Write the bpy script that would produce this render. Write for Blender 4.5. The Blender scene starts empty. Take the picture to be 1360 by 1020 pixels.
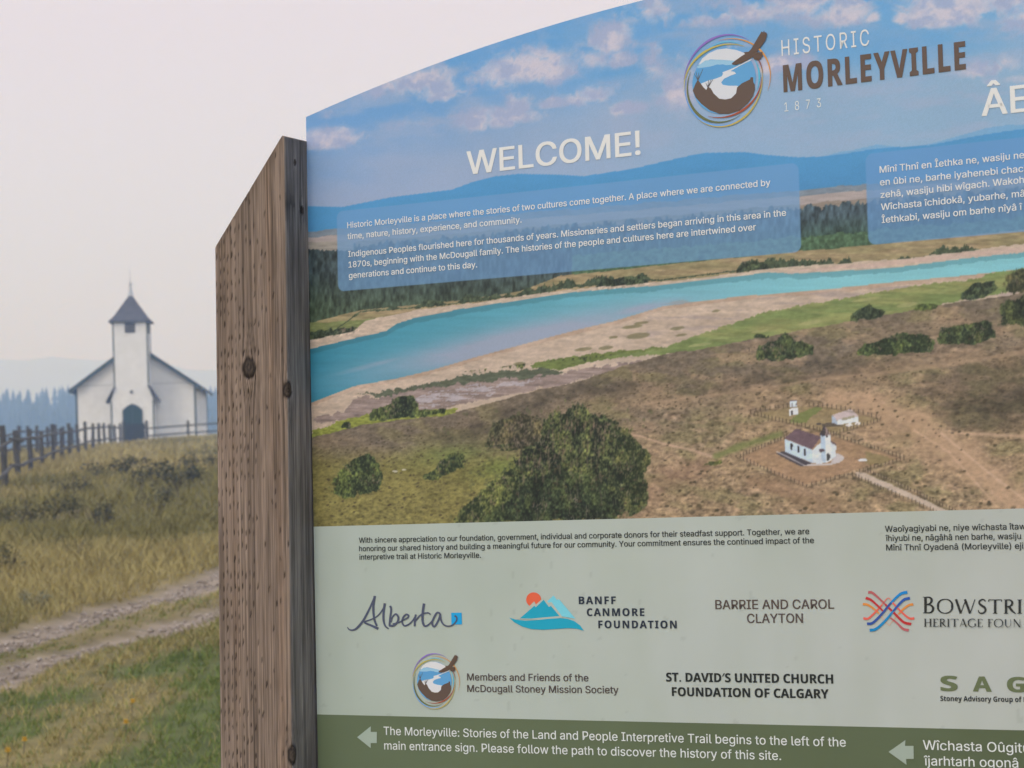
import bpy, bmesh, math, random, os
import numpy as np
from mathutils import Matrix, Vector
R = math.radians
sc = bpy.context.scene
COL = sc.collection

# ---------------------------------------------------------------- camera, sky, sun, exposure
F_PX, CX, CY = 3000.0, 680.0, 510.0          # focal length and centre in pixels of the 1360-wide photograph
EYE = Vector((0, 0, 1.6))
PITCH, ROLL = math.atan(113 / 3000), -0.04
RC = Matrix.Rotation(math.pi / 2 + PITCH, 3, 'X') @ Matrix.Rotation(ROLL, 3, 'Z')
cam = bpy.data.cameras.new('camera')
cam.sensor_width = 36.0
cam.lens = 36.0 * F_PX / 1360.0
cam.clip_start, cam.clip_end = 0.05, 20000
cam.dof.use_dof = True
cam.dof.focus_distance = 3.75
cam.dof.aperture_fstop = 14.0
cam_o = bpy.data.objects.new('camera', cam)
cam_o.matrix_world = Matrix.Translation(EYE) @ RC.to_4x4()
COL.objects.link(cam_o)
sc.camera = cam_o

SUN_AZ = Vector((-0.60, -0.80, 0)).normalized()
SUN_EL = R(36)
SUN_DIR = (SUN_AZ * math.cos(SUN_EL) + Vector((0, 0, math.sin(SUN_EL)))).normalized()
world = bpy.data.worlds.new('World')
sc.world = world
world.use_nodes = True
wn, wl = world.node_tree.nodes, world.node_tree.links
bg = wn['Background']
sky = wn.new('ShaderNodeTexSky')
sky.sky_type = 'NISHITA'
sky.sun_disc = False
sky.sun_elevation = SUN_EL
sky.sun_rotation = math.atan2(SUN_DIR.x, SUN_DIR.y)
sky.dust_density = 6.0
sky.air_density = 1.0
sky.ozone_density = 1.0
# wildfire smoke: a pale overcast veil in front of the clear sky
smoke_mix = wn.new('ShaderNodeMix')
smoke_mix.data_type = 'RGBA'
smoke_mix.inputs['Factor'].default_value = 0.93
tc = wn.new('ShaderNodeTexCoord')
sep = wn.new('ShaderNodeSeparateXYZ')
ramp = wn.new('ShaderNodeValToRGB')
while len(ramp.color_ramp.elements) < 5:
    ramp.color_ramp.elements.new(0.5)
for el, (pos, c) in zip(ramp.color_ramp.elements, ((0.0, (.94, 1.00, 1.20)), (0.10, (.905, .905, 1.035)), (0.20, (.905, .815, .895)),
                                                   (0.50, (1.02, 1.05, 1.20)), (1.0, (1.36, 1.46, 1.70)))):
    el.position = pos
    el.color = (c[0] * 10, c[1] * 10, c[2] * 10, 1)
wl.new(tc.outputs['Generated'], sep.inputs[0])
wl.new(sep.outputs['Z'], ramp.inputs[0])
wl.new(sky.outputs[0], smoke_mix.inputs['A'])
wl.new(ramp.outputs[0], smoke_mix.inputs['B'])
wl.new(smoke_mix.outputs['Result'], bg.inputs['Color'])
bg.inputs['Strength'].default_value = 0.1

sun = bpy.data.lights.new('sun', 'SUN')
sun.energy = 0.85
sun.angle = R(14)
sun.color = (1.0, 0.975, 0.95)
sun_o = bpy.data.objects.new('sun', sun)
sun_o.rotation_euler = SUN_DIR.to_track_quat('Z', 'Y').to_euler()
sun_o.location = (-20, -20, 30)
COL.objects.link(sun_o)

sc.view_settings.view_transform = 'Standard'
sc.view_settings.look = 'None'
sc.view_settings.exposure = 0.0
sc.view_settings.gamma = 1.0
sc.view_settings.use_curve_mapping = False
sc.render.engine = 'CYCLES'
sc.cycles.volume_bounces = 3
sc.cycles.max_bounces = 6
sc.cycles.use_denoising = True

# ---------------------------------------------------------------- helpers
rng = np.random.default_rng(11)
TAB = [np.random.default_rng(100 + i).random((256, 256)) for i in range(8)]

def vnoise(x, y, seed=0):
    T = TAB[seed % 8]
    x = np.asarray(x, float) + 17.3 * seed
    y = np.asarray(y, float) + 41.7 * seed
    xi, yi = np.floor(x), np.floor(y)
    fx, fy = x - xi, y - yi
    fx, fy = fx * fx * (3 - 2 * fx), fy * fy * (3 - 2 * fy)
    a, b = xi.astype(int) & 255, yi.astype(int) & 255
    a1, b1 = (a + 1) & 255, (b + 1) & 255
    return (T[a, b] * (1 - fx) + T[a1, b] * fx) * (1 - fy) + (T[a, b1] * (1 - fx) + T[a1, b1] * fx) * fy

def fbm(x, y, o=4, seed=0):
    v, amp, tot = 0, 1.0, 0.0
    for k in range(o):
        v = v + amp * vnoise(x * 2 ** k, y * 2 ** k, seed + k)
        tot += amp
        amp *= 0.55
    return v / tot

def smooth(a, b, x):
    t = np.clip((x - a) / (b - a), 0, 1)
    return t * t * (3 - 2 * t)

def lin(c):
    c = np.asarray(c, float) / 255.0
    return np.where(c <= 0.04045, c / 12.92, ((c + 0.055) / 1.055) ** 2.4)

def np_mesh(name, verts, faces, cols=None, attr='tint'):
    """mesh from numpy arrays; faces (n,3) or (n,4) all of one size, or a list of such arrays"""
    me = bpy.data.meshes.new(name)
    verts = np.asarray(verts, np.float32)
    fl = faces if isinstance(faces, list) else [faces]
    fl = [np.asarray(f, np.int32) for f in fl if len(f)]
    me.vertices.add(len(verts))
    me.vertices.foreach_set('co', verts.ravel())
    loops = np.concatenate([f.ravel() for f in fl])
    sizes = np.concatenate([np.full(len(f), f.shape[1], np.int32) for f in fl])
    starts = np.concatenate([[0], np.cumsum(sizes)[:-1]]).astype(np.int32)
    me.loops.add(len(loops))
    me.loops.foreach_set('vertex_index', loops)
    me.polygons.add(len(sizes))
    me.polygons.foreach_set('loop_start', starts)
    me.update(calc_edges=True)
    me.validate()
    if cols is not None:
        ca = me.color_attributes.new(attr, 'FLOAT_COLOR', 'POINT')
        c = np.ones((len(verts), 4), np.float32)
        c[:, :3] = cols
        ca.data.foreach_set('color', c.ravel())
    return me

def link(name, me, parent=None, mats=(), smooth_shade=False):
    o = bpy.data.objects.new(name, me)
    COL.objects.link(o)
    if parent is not None:
        o.parent = parent
    for m in mats if isinstance(mats, (list, tuple)) else ([mats] if mats else []):
        me.materials.append(m)
    if smooth_shade:
        me.polygons.foreach_set('use_smooth', [True] * len(me.polygons))
    return o

def empty(name, loc, label, cat, group=None):
    o = bpy.data.objects.new(name, None)
    o.empty_display_size = 0.3
    o.location = loc
    COL.objects.link(o)
    tag(o, label, cat, group)
    return o

def tag(o, label=None, cat=None, group=None, kind=None):
    if label: o['label'] = label
    if cat: o['category'] = cat
    if group: o['group'] = group
    if kind: o['kind'] = kind
    return o

class MB:
    """collects boxes, prisms and tubes into one mesh"""
    def __init__(self):
        self.v, self.f = [], []
    def quadbox(self, p):                       # 8 points: bottom 4 ccw, top 4 ccw
        n = len(self.v)
        self.v += [tuple(q) for q in p]
        for f in ((3, 2, 1, 0), (4, 5, 6, 7), (0, 1, 5, 4), (1, 2, 6, 5), (2, 3, 7, 6), (3, 0, 4, 7)):
            self.f.append(tuple(n + i for i in f))
        return self
    def box(self, x0, x1, y0, y1, z0, z1):
        return self.quadbox([(x0, y0, z0), (x1, y0, z0), (x1, y1, z0), (x0, y1, z0),
                             (x0, y0, z1), (x1, y0, z1), (x1, y1, z1), (x0, y1, z1)])
    def prism(self, poly, y0, y1):              # polygon in x,z pushed along y
        n, k = len(self.v), len(poly)
        self.v += [(x, y0, z) for x, z in poly] + [(x, y1, z) for x, z in poly]
        self.f.append(tuple(n + i for i in range(k)))
        self.f.append(tuple(n + k + i for i in reversed(range(k))))
        for i in range(k):
            j = (i + 1) % k
            self.f.append((n + i, n + k + i, n + k + j, n + j))
        return self
    def beam(self, a, b, w, h, up=(0, 0, 1)):   # a rectangular bar from a to b
        a, b, up = Vector(a), Vector(b), Vector(up)
        d = (b - a).normalized()
        s = d.cross(up).normalized() * w / 2
        t = s.cross(d).normalized() * h / 2
        return self.quadbox([a - s - t, a + s - t, b + s - t, b - s - t, a - s + t, a + s + t, b + s + t, b - s + t])
    def log(self, a, b, r0, r1, n=9, rings=5, rnd=None, wob=0.0):
        a, b = Vector(a), Vector(b)
        d = (b - a).normalized()
        s = d.orthogonal().normalized()
        t = d.cross(s)
        base = len(self.v)
        for i in range(rings + 1):
            k = i / rings
            c = a.lerp(b, k)
            if rnd and 0 < i < rings:
                c = c + s * rnd.uniform(-wob, wob) + t * rnd.uniform(-wob, wob)
            rr = r0 + (r1 - r0) * k
            for j in range(n):
                an = 2 * math.pi * j / n
                q = rr * (1 + (rnd.uniform(-.1, .1) if rnd else 0))
                self.v.append(tuple(c + s * math.cos(an) * q + t * math.sin(an) * q))
        for i in range(rings):
            for j in range(n):
                p, q = base + i * n + j, base + i * n + (j + 1) % n
                self.f.append((p, q, q + n, p + n))
        self.f.append(tuple(base + j for j in reversed(range(n))))
        self.f.append(tuple(base + rings * n + j for j in range(n)))
        return self
    def build(self, name, mat, parent=None, bevel=0.0, smooth_shade=False):
        me = bpy.data.meshes.new(name)
        me.from_pydata(self.v, [], self.f)
        bm = bmesh.new()
        bm.from_mesh(me)
        bmesh.ops.recalc_face_normals(bm, faces=bm.faces)
        if bevel:
            bmesh.ops.bevel(bm, geom=bm.edges[:], offset=bevel, segments=2, affect='EDGES', profile=0.6)
        bm.to_mesh(me)
        bm.free()
        return link(name, me, parent, mat, smooth_shade)

# ---------------------------------------------------------------- materials
def mat(name, col, rough=0.7, noise=None, spec=0.3, bump=0.0, attr=None, attr_noise=0.0, nscale=8.0, stretch=(1, 1, 1)):
    """principled with procedural variation; noise = second colour; attr = a colour attribute used as base"""
    m = bpy.data.materials.new(name)
    m.use_nodes = True
    n, l = m.node_tree.nodes, m.node_tree.links
    b = n['Principled BSDF']
    b.inputs['Roughness'].default_value = rough
    b.inputs['Specular IOR Level'].default_value = spec
    co = n.new('ShaderNodeTexCoord')
    mp = n.new('ShaderNodeMapping')
    mp.inputs['Scale'].default_value = stretch
    l.new(co.outputs['Object'], mp.inputs[0])
    tx = n.new('ShaderNodeTexNoise')
    tx.inputs['Scale'].default_value = nscale
    tx.inputs['Detail'].default_value = 6
    l.new(mp.outputs[0], tx.inputs['Vector'])
    if attr:
        at = n.new('ShaderNodeVertexColor')
        at.layer_name = attr
        src = at.outputs[0]
        if attr_noise:
            mr = n.new('ShaderNodeMapRange')
            mr.inputs[1].default_value, mr.inputs[2].default_value = 0.3, 0.7
            mr.inputs[3].default_value, mr.inputs[4].default_value = 1 - attr_noise, 1 + attr_noise
            l.new(tx.outputs[0], mr.inputs[0])
            mx = n.new('ShaderNodeVectorMath')
            mx.operation = 'SCALE'
            l.new(src, mx.inputs[0])
            l.new(mr.outputs[0], mx.inputs['Scale'])
            src = mx.outputs[0]
        l.new(src, b.inputs['Base Color'])
    else:
        mx = n.new('ShaderNodeMix')
        mx.data_type = 'RGBA'
        mx.inputs['A'].default_value = (*col, 1)
        mx.inputs['B'].default_value = (*(noise or [c * 0.8 for c in col]), 1)
        mr = n.new('ShaderNodeMapRange')
        mr.inputs[1].default_value, mr.inputs[2].default_value = 0.35, 0.68
        l.new(tx.outputs[0], mr.inputs[0])
        l.new(mr.outputs[0], mx.inputs['Factor'])
        l.new(mx.outputs['Result'], b.inputs['Base Color'])
    if bump:
        bp = n.new('ShaderNodeBump')
        bp.inputs['Strength'].default_value = bump
        bp.inputs['Distance'].default_value = 0.02
        l.new(tx.outputs[0], bp.inputs['Height'])
        l.new(bp.outputs[0], b.inputs['Normal'])
    return m

E_SIGN = 0.71                                    # light arriving on the panel, to turn printed tones into ink albedo
M_INK = mat('printed_ink', (1, 1, 1), 0.42, attr='ink', attr_noise=0.0, spec=0.35)
M_PRINT = mat('printed_photo_ink', (1, 1, 1), 0.42, attr='ink', attr_noise=0.03, nscale=5, spec=0.35)
M_PANEL = mat('panel_aluminium', (0.42, 0.44, 0.46), 0.45, spec=0.4)
M_WOOD = mat('weathered_timber', (1, 1, 1), 0.85, attr='tint', attr_noise=0.16, nscale=30, stretch=(9, 9, 0.5), bump=0.12, spec=0.15)
M_SIDING = mat('white_clapboard', (0.86, 0.87, 0.88), 0.6, noise=(0.79, 0.80, 0.81), nscale=2.5)
M_TRIM = mat('dark_green_trim', (0.05, 0.075, 0.08), 0.6)
M_DOOR = mat('dark_green_door', (0.016, 0.045, 0.034), 0.55)
M_SHINGLE = mat('grey_shingle', (0.105, 0.1, 0.115), 0.85, noise=(0.07, 0.066, 0.075), nscale=3)
M_LOUVRE = mat('brown_louvre', (0.05, 0.04, 0.036), 0.8)
M_WINDOW = mat('window_glass', (0.03, 0.035, 0.04), 0.15, spec=0.5)
M_LOG = mat('grey_fence_log', (0.115, 0.108, 0.10), 0.9, noise=(0.06, 0.057, 0.054), nscale=6, stretch=(3, 3, 1), bump=0.3)
M_GATE = mat('old_gate_boards', (0.05, 0.048, 0.047), 0.9, noise=(0.03, 0.028, 0.028), nscale=5, stretch=(6, 6, 1))
M_METAL = mat('pale_metal', (0.55, 0.57, 0.6), 0.5)
M_GRASS = mat('grass_blades', (1, 1, 1), 0.8, attr='tint', spec=0.1)
M_LEAF = mat('leaves', (1, 1, 1), 0.75, attr='tint', spec=0.2)
M_STONE = mat('stones', (1, 1, 1), 0.9, attr='tint', attr_noise=0.2, nscale=20)
M_CONIFER = mat('conifer_needles', (0.022, 0.032, 0.024), 0.9, noise=(0.014, 0.02, 0.016), nscale=0.3)
M_RIDGE = mat('far_ridge_rock', (0.36, 0.345, 0.33), 1.0, noise=(0.28, 0.27, 0.265), nscale=0.01)

# ---------------------------------------------------------------- terrain
def rut_x(y, k):
    return (-4.40 + 0.2036 * (y - 19.4)) if k == 0 else (-3.87 + 0.2765 * (y - 17.05))

def ground_z(x, y):
    x, y = np.asarray(x, float), np.asarray(y, float)
    yy = np.array([-3000, 0, 11, 13, 30, 47, 73, 93, 123, 150, 165, 230, 330, 450, 560, 800, 1500, 2600, 5000])
    zz = np.array([0, 0, -.02, 0.03, 0.83, 1.62, 2.3, 2.84, 3.62, 4.2, 4.35, 1.0, -9, -6, 4, 12, 18, 20, 20])
    z = np.interp(y, yy, zz)
    z = z + 0.35 * smooth(60, 120, y) * smooth(-26, -14, x) * (1 - smooth(150, 220, y))
    bumps = smooth(9, 20, y) * (1 - smooth(110, 140, y))
    z = z + bumps * ((fbm(x * .35, y * .25, 3, 2) - .5) * .18 + (fbm(x * 1.3, y * 1.1, 2, 3) - .5) * .05)
    return z

def track_mask(x, y):
    w = (fbm(x * 1.7, y * 1.7, 3, 5) - .5)
    m = 0
    for k in (0, 1):
        d = np.abs(x - rut_x(y, k) + w * .45)
        m = np.maximum(m, 1 - smooth(.16, .46, d))
    return m * smooth(9, 12, y) * (1 - smooth(45, 60, y))

def lines(segs):
    out = []
    for a, b, st in segs:
        out += list(np.arange(a, b, st))
    return np.array(out + [segs[-1][1]])

xs = lines([(-2600, -200, 200), (-200, -60, 14), (-60, -11, 1.75), (-11, 1, .1), (1, 30, 1.5), (30, 200, 15), (200, 2600, 200)])
ys = lines([(-600, -20, 40), (-20, 8, 2), (8, 34, .1), (34, 60, .4), (60, 180, 2.5), (180, 700, 20), (700, 3600, 100)])
GX, GY = np.meshgrid(xs, ys)
TM = track_mask(GX, GY)
GZ = ground_z(GX, GY) - TM * .05 + TM * (fbm(GX * 6, GY * 6, 2, 4) - .5) * .04
greenish = smooth(-.6, 1.2, (GX - rut_x(GY, 1)) + (fbm(GX * .8, GY * .8, 3, 1) - .5) * 2.4) * (1 - smooth(24, 34, GY)) * np.clip(.12 + .9 * smooth(.36, .6, fbm(GX * 1.3, GY * .8, 3, 5) + .06 * (15.0 - GY)), 0, 1)
soil_g = np.array([0.10, 0.115, 0.04])
soil_t = np.array([0.21, 0.165, 0.075])
gravel = np.array([0.27, 0.215, 0.165])
gc = soil_t + (soil_g - soil_t) * greenish[..., None]
gc = gc * (0.7 + 0.6 * fbm(GX * 1.2, GY * .9, 4, 6))[..., None]
patch = smooth(.5, .68, fbm(GX * .25, GY * .18, 3, 7))[..., None]
gc = gc * (1 - patch * .4) + patch * .4 * np.array([0.06, 0.068, 0.03])
gcol = gravel * (0.75 + 0.5 * fbm(GX * 9, GY * 9, 2, 3))[..., None]
gc = gc * (1 - TM[..., None]) + gcol * TM[..., None]
ny_, nx_ = GX.shape
idx = np.arange(ny_ * nx_).reshape(ny_, nx_)
gf = np.stack([idx[:-1, :-1], idx[:-1, 1:], idx[1:, 1:], idx[1:, :-1]], -1).reshape(-1, 4)
M_GROUND = mat('prairie_ground', (1, 1, 1), 0.95, attr='tint', attr_noise=0.22, nscale=4, bump=0.4, spec=0.1)
ground = link('ground', np_mesh('ground', np.stack([GX, GY, GZ], -1).reshape(-1, 3), gf, gc.reshape(-1, 3)), None, M_GROUND, True)
tag(ground, 'rolling dry prairie ground with two gravel wheel ruts', kind='structure')

# far ridge, almost lost in the smoke
rx = np.linspace(-2400, 1500, 160)
def ridge(rx):
    return 70 + 66 * np.exp(-((rx + 520) / 330) ** 2) + 30 * np.exp(-((rx + 1500) / 300) ** 2) + 40 * np.exp(-((rx - 500) / 500) ** 2) + 14 * (fbm(rx * .01, rx * 0, 4, 2) - .5) + 5 * (vnoise(rx * .06, rx * 0, 4) - .5)
ry = np.array([0, .25, .5, .75, 1.0, 1.3, 1.7, 2.0])
prof = np.array([0, .32, .62, .87, 1.0, .9, .5, 0])
V = np.array([(x, 1900 + 480 * a, 8 + (h - 8) * p * (1 + .06 * (vnoise(x * .02, a * 6, 3) - .5) * (a != 1))) for x, h in zip(rx, ridge(rx)) for a, p in zip(ry, prof)])
ii = np.arange(len(V)).reshape(len(rx), len(ry))
ff = np.stack([ii[:-1, :-1], ii[1:, :-1], ii[1:, 1:], ii[:-1, 1:]], -1).reshape(-1, 4)
hills = link('hills', np_mesh('hills', V, ff), None, M_RIDGE, True)
tag(hills, 'faint blue mountain ridge lost in smoke', kind='structure')

# ---------------------------------------------------------------- the interpretive sign
Vx_, Vy_ = -4750.0, 832.0
uc = Vector((CX - Vx_, Vy_ - CY, F_PX)).normalized()
vc = Vector((-0.02427206, 0.99770853, -0.06315495)).normalized()
U, VV = (RC @ uc).normalized(), (RC @ vc).normalized()
VV = (VV - U * U.dot(VV)).normalized()
INTO = VV.cross(U).normalized()                  # away from the viewer, through the panel
O_w = EYE + RC @ (Vector(((415 - CX) / F_PX, -(600 - CY) / F_PX, -1)) * 3.87)
T0 = O_w.z / VV.z                                # height of the reference point along the sign
BASE = O_w - VV * T0
sign = empty('interpretive_sign', BASE, 'large arched welcome sign with printed river landscape between weathered timber posts', 'sign')
ms = Matrix.Identity(4)
for i in range(3):
    ms[i][0], ms[i][1], ms[i][2], ms[i][3] = U[i], INTO[i], VV[i], BASE[i]
sign.matrix_world = ms

def S(px, py, y=0.0):
    """layout point of the sign in its own plane (metres along and up), measured off the photograph"""
    d = RC @ Vector(((px - CX) / F_PX, -(py - CY) / F_PX, -1))
    q = O_w + INTO * y - EYE
    t = q.dot(INTO) / d.dot(INTO)
    P = EYE + d * t - BASE
    return P.dot(U), P.dot(VV)

def inv_S(s, t):
    """vectorised inverse: plane metres -> photograph pixels"""
    RT = RC.transposed()
    b, u_, v_ = RT @ (BASE - EYE), RT @ U, RT @ VV
    X = b.x + s * u_.x + t * v_.x
    Y = b.y + s * u_.y + t * v_.y
    Z = b.z + s * u_.z + t * v_.z
    return CX + F_PX * X / -Z, CY - F_PX * Y / -Z

SW = 1.98
PIC_B = S(880, 687.6)[1]                          # lower edge of the printed landscape
BAND_T = S(890, 959.3)[1]                         # upper edge of the green band
PAN_B = T0 - 0.80
def top_t(s):
    return T0 + 0.7112 - 0.135 * (np.asarray(s) - 0.99) ** 2

# body of the panel
sx = np.linspace(0, SW, 90)
outline = [(0, PAN_B), (SW, PAN_B)] + [(float(s), float(top_t(s))) for s in sx[::-1]]
panel = MB().prism(outline, 0.0, 0.014).build('panel', M_PANEL, sign)

def ink_obj(name, V, Fs, cols, mtl=M_INK):
    return link(name, np_mesh(name, V, Fs, cols, 'ink'), panel, mtl)

Y_PRINT, Y_TEXT = -0.0008, -0.0015

# ---- printed landscape: painted numerically on a dense grid
NC, NR = 1360, 640
cs = np.linspace(0, SW, NC)
fr = np.linspace(0, 1, NR)
SS = np.broadcast_to(cs, (NR, NC))
TT = PIC_B + (top_t(SS) - PIC_B) * fr[:, None]
PX, PY = inv_S(SS, TT)
IMG = np.zeros((NR, NC, 3))
WX = (fbm(PX * .06, PY * .06, 4, 1) - .5)
WY = (fbm(PX * .06, PY * .06, 4, 3) - .5)
FX = (fbm(PX * .25, PY * .25, 3, 2) - .5)
FY = (fbm(PX * .25, PY * .25, 3, 4) - .5)

def blur(a, ny, nx):
    for _ in range(ny): a = (np.roll(a, 1, 0) + np.roll(a, -1, 0) + 2 * a) / 4
    for _ in range(nx): a = (np.roll(a, 1, 1) + np.roll(a, -1, 1) + 2 * a) / 4
    return a / a.std()
GR = [blur(np.random.default_rng(20 + i).normal(size=(NR, NC)), *b_) for i, b_ in enumerate(((1, 1), (1, 5), (5, 1), (4, 10)))]
VEG = np.zeros((NR, NC), bool)

def pmask(poly, warp=0.0, fine=0.0):
    x = PX + WX * warp * 2 + FX * fine * 2
    y = PY + WY * warp * 2 + FY * fine * 2
    p = np.array(poly, float)
    pad = warp + fine + 2
    box = (PX > p[:, 0].min() - pad) & (PX < p[:, 0].max() + pad) & (PY > p[:, 1].min() - pad) & (PY < p[:, 1].max() + pad)
    m = np.zeros(PX.shape, bool)
    xb, yb = x[box], y[box]
    ins = np.zeros(xb.shape, bool)
    for (x1, y1), (x2, y2) in zip(p, np.roll(p, -1, 0)):
        if y1 == y2: continue
        c = ((y1 > yb) != (y2 > yb)) & (xb < (x2 - x1) * (yb - y1) / (y2 - y1) + x1)
        ins ^= c
    m[box] = ins
    return m

def fill(poly, col, warp=0.0, fine=0.0, a=1.0, tex=None, amp=0.0, col2=None, t2=None):
    m = pmask(poly, warp, fine) if not isinstance(poly, np.ndarray) or poly.dtype != bool else poly
    c = np.broadcast_to(np.array(col, float), (int(m.sum()), 3)).copy()
    if col2 is not None:
        c += (np.array(col2, float) - c) * np.clip(t2[m], 0, 1)[:, None]
    if tex is not None:
        c *= (1 + amp * (tex[m] - .5) * 2)[:, None]
    IMG[m] = IMG[m] * (1 - a) + c * a
    return m

def below(pts):
    """mask of everything under a polyline given in photograph pixels"""
    p = np.array(pts, float)
    return PY > np.interp(PX, p[:, 0], p[:, 1])

def curve(pts):
    p = np.array(pts, float)
    return np.interp(PX, p[:, 0], p[:, 1])

def cell(px, py):
    s, t = S(px, py)
    return t, s, (t - PIC_B) / float(top_t(s) - PIC_B) * (NR - 1), s / SW * (NC - 1)

def dab(px, py, rx_, ry_, col, a=0.85, slope=0.0):
    _, _, r, c = cell(px, py)
    w = int(max(rx_, ry_) * 1.25 + 3)
    r0, r1, c0, c1 = max(0, int(r) - w), min(NR, int(r) + w + 1), max(0, int(c) - w), min(NC, int(c) + w + 1)
    if r1 <= r0 or c1 <= c0: return
    dx = (PX[r0:r1, c0:c1] - px)
    dy = (PY[r0:r1, c0:c1] - py - slope * dx)
    d = (dx / rx_) ** 2 + (dy / ry_) ** 2
    m = np.clip((1.15 - d) / .4, 0, 1)[..., None] * a
    IMG[r0:r1, c0:c1] = IMG[r0:r1, c0:c1] * (1 - m) + np.array(col, float) * m

prng = random.Random(5)
def inside(poly, x, y):
    c = False
    for (x1, y1), (x2, y2) in zip(poly, poly[1:] + poly[:1]):
        if (y1 > y) != (y2 > y) and x < (x2 - x1) * (y - y1) / (y2 - y1) + x1:
            c = not c
    return c

LEAF_N = [fbm(PX * .42, PY * .20, 3, 1), fbm(PX * .42, (PY + 2.2) * .20, 3, 1), fbm(PX * .075, PY * .05, 3, 5), fbm(PX * .16, PY * .13, 4, 3), fbm(PX * .9, PY * .34, 2, 6), fbm(PX * .045 + 7, PY * .04, 3, 2)]
def thicket(poly, n, size, dark, light, upright=1.3, a=0.8):
    """a printed clump of bushes: ragged soft outline, upright streaks, lit tops"""
    p = np.array(poly, float)
    w_ = max(2, int(min(np.ptp(p[:, 0]), np.ptp(p[:, 1])) * .10))
    r_ = np.array([cell(*q_)[2:] for q_ in poly])
    g_ = w_ * 3 + 14
    r0, r1 = max(0, int(r_[:, 0].min()) - g_), min(NR, int(r_[:, 0].max()) + g_)
    c0, c1 = max(0, int(r_[:, 1].min()) - g_), min(NC, int(r_[:, 1].max()) + g_)
    if r1 - r0 < 3 or c1 - c0 < 3: return
    sl_ = (slice(r0, r1), slice(c0, c1))
    m = pmask(poly, 2, 3)[sl_].astype(float)
    for _ in range(w_ * w_ + 2):
        m = (np.roll(m, 1, 0) + np.roll(m, -1, 0) + np.roll(m, 1, 1) + np.roll(m, -1, 1) + 2 * m) / 6
    L = [q_[sl_] for q_ in LEAF_N]
    fld = m + (L[5] - .5) * .8 + (L[2] - .5) * .5 + (L[3] - .5) * .75 + (L[0] - .5) * .45 + (L[4] - .5) * .3
    al = smooth(.40, .58, fld) * (m > .04)
    core = smooth(.45, .95, m)
    relief = (L[1] - L[0]) * 2.6                    # lighter towards the sky side of each tuft
    tone = np.clip(.34 + (L[2] - .5) * 1.7 + (L[0] - .5) * 1.2 + relief + (L[4] - .5) * 1.1 - .12 * core, -.25, 1.35)
    d, l = np.array(dark, float), np.array(light, float)
    c = d * .86 + (l - d * .86) * tone[..., None]
    stem = (smooth(.58, .72, L[5]) * smooth(.56, .7, L[4]))[..., None] * .75
    c = c * (1 - stem) + np.array([112, 98, 90]) * stem
    yel = smooth(.52, .7, L[2])[..., None] * .22
    c = c * (1 - yel) + c * np.array([1.22, 1.12, .8]) * yel
    under = np.roll(al, 3, 0) * 0
    al = (al * .96)[..., None]
    IMG[sl_] = IMG[sl_] * (1 - al) + c * al
    VEG[sl_] |= al[..., 0] > .5

# sky of the print
v = np.clip((PY - curve([(400, 150), (900, -10), (1400, -60), (2100, -100)])) / 190, 0, 1)
h = np.clip((PX - 420) / 800, 0, 1)
top = np.array([104, 148, 196]) + (np.array([88, 152, 205]) - np.array([104, 148, 196])) * h[..., None]
low = np.array([142, 158, 190]) + (np.array([132, 163, 193]) - np.array([142, 158, 190])) * h[..., None]
IMG[:] = top + (low - top) * smooth(0.05, .85, v + (fbm(PX * .012, PY * .03, 3, 5) - .5) * .35)[..., None]
# clouds: (x, y, rx, ry, strength)
shear = PY + .1 * (PX - 800)
CL = [(440, 186, 34, 13, .8), (436, 152, 12, 9, .35), (545, 108, 62, 22, .75), (590, 122, 32, 20, .6), (632, 105, 26, 13, .6), (700, 92, 48, 24, .95),
      (740, 98, 22, 18, .8), (668, 158, 46, 14, .8), (690, 142, 18, 14, .85), (812, 55, 24, 20, .95), (790, 80, 26, 14, .65), (825, 80, 16, 11, .85),
      (755, 88, 15, 15, .6), (780, 130, 32, 12, .65), (832, 145, 22, 10, .7), (725, 140, 30, 9, .6), (900, 120, 26, 40, .6), (870, 90, 18, 40, .5), (860, 15, 40, 25, .55),
      (1065, 5, 40, 22, .9), (1010, 12, 60, 22, .6), (930, 30, 28, 9, .55), (1120, 18, 34, 20, .85), (1160, 24, 10, 9, .8), (1197, 26, 11, 9, .9),
      (1270, 8, 60, 26, 1.0), (1240, 28, 30, 12, .8), (1340, 6, 26, 10, .6), (1030, 88, 40, 14, .75), (1310, 92, 50, 14, .55), (1090, 150, 50, 8, .3),
      (1335, 108, 44, 8, .45), (980, 60, 30, 8, .4), (1420, 20, 70, 30, .8), (1560, 0, 90, 36, .8), (1700, 60, 80, 24, .5), (1850, -20, 90, 40, .8), (620, 152, 60, 12, .35), (560, 165, 60, 9, .25)]
dens = np.zeros(PX.shape)
for cx_, cy_, a_, b_, st in CL:
    yc = PY - cy_ + .12 * (PX - cx_)
    flat = np.where(yc > 0, yc * 1.5, yc)
    d = ((PX - cx_) / (a_ * 1.22)) ** 2 + (flat / (b_ * 1.2)) ** 2
    dens = np.maximum(dens, st * np.exp(-d * .75))
bil = fbm(PX * .045 + WX * 1.5, PY * .06 + WY * 1.5, 6, 6)
cm = smooth(.12, .66, dens * .95 + (bil - .5) * 1.1) * np.clip(dens * 2.8, 0, 1) ** .7
shade = np.clip(.5 + (fbm(PX * .05 + .35, PY * .065 + .55, 4, 6) - bil) * 3.2, 0, 1)
wisp = (smooth(.40, .72, fbm(PX * .016, PY * .045 + PX * .004, 5, 3)) * .5 * (1 - .6 * smooth(150, 230, PY)))[..., None]
IMG[:] = IMG * (1 - wisp) + np.array([152, 164, 192]) * wisp
cc = np.array([154, 162, 192]) + (np.array([197, 187, 199]) - np.array([154, 162, 192])) * shade[..., None]
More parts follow.
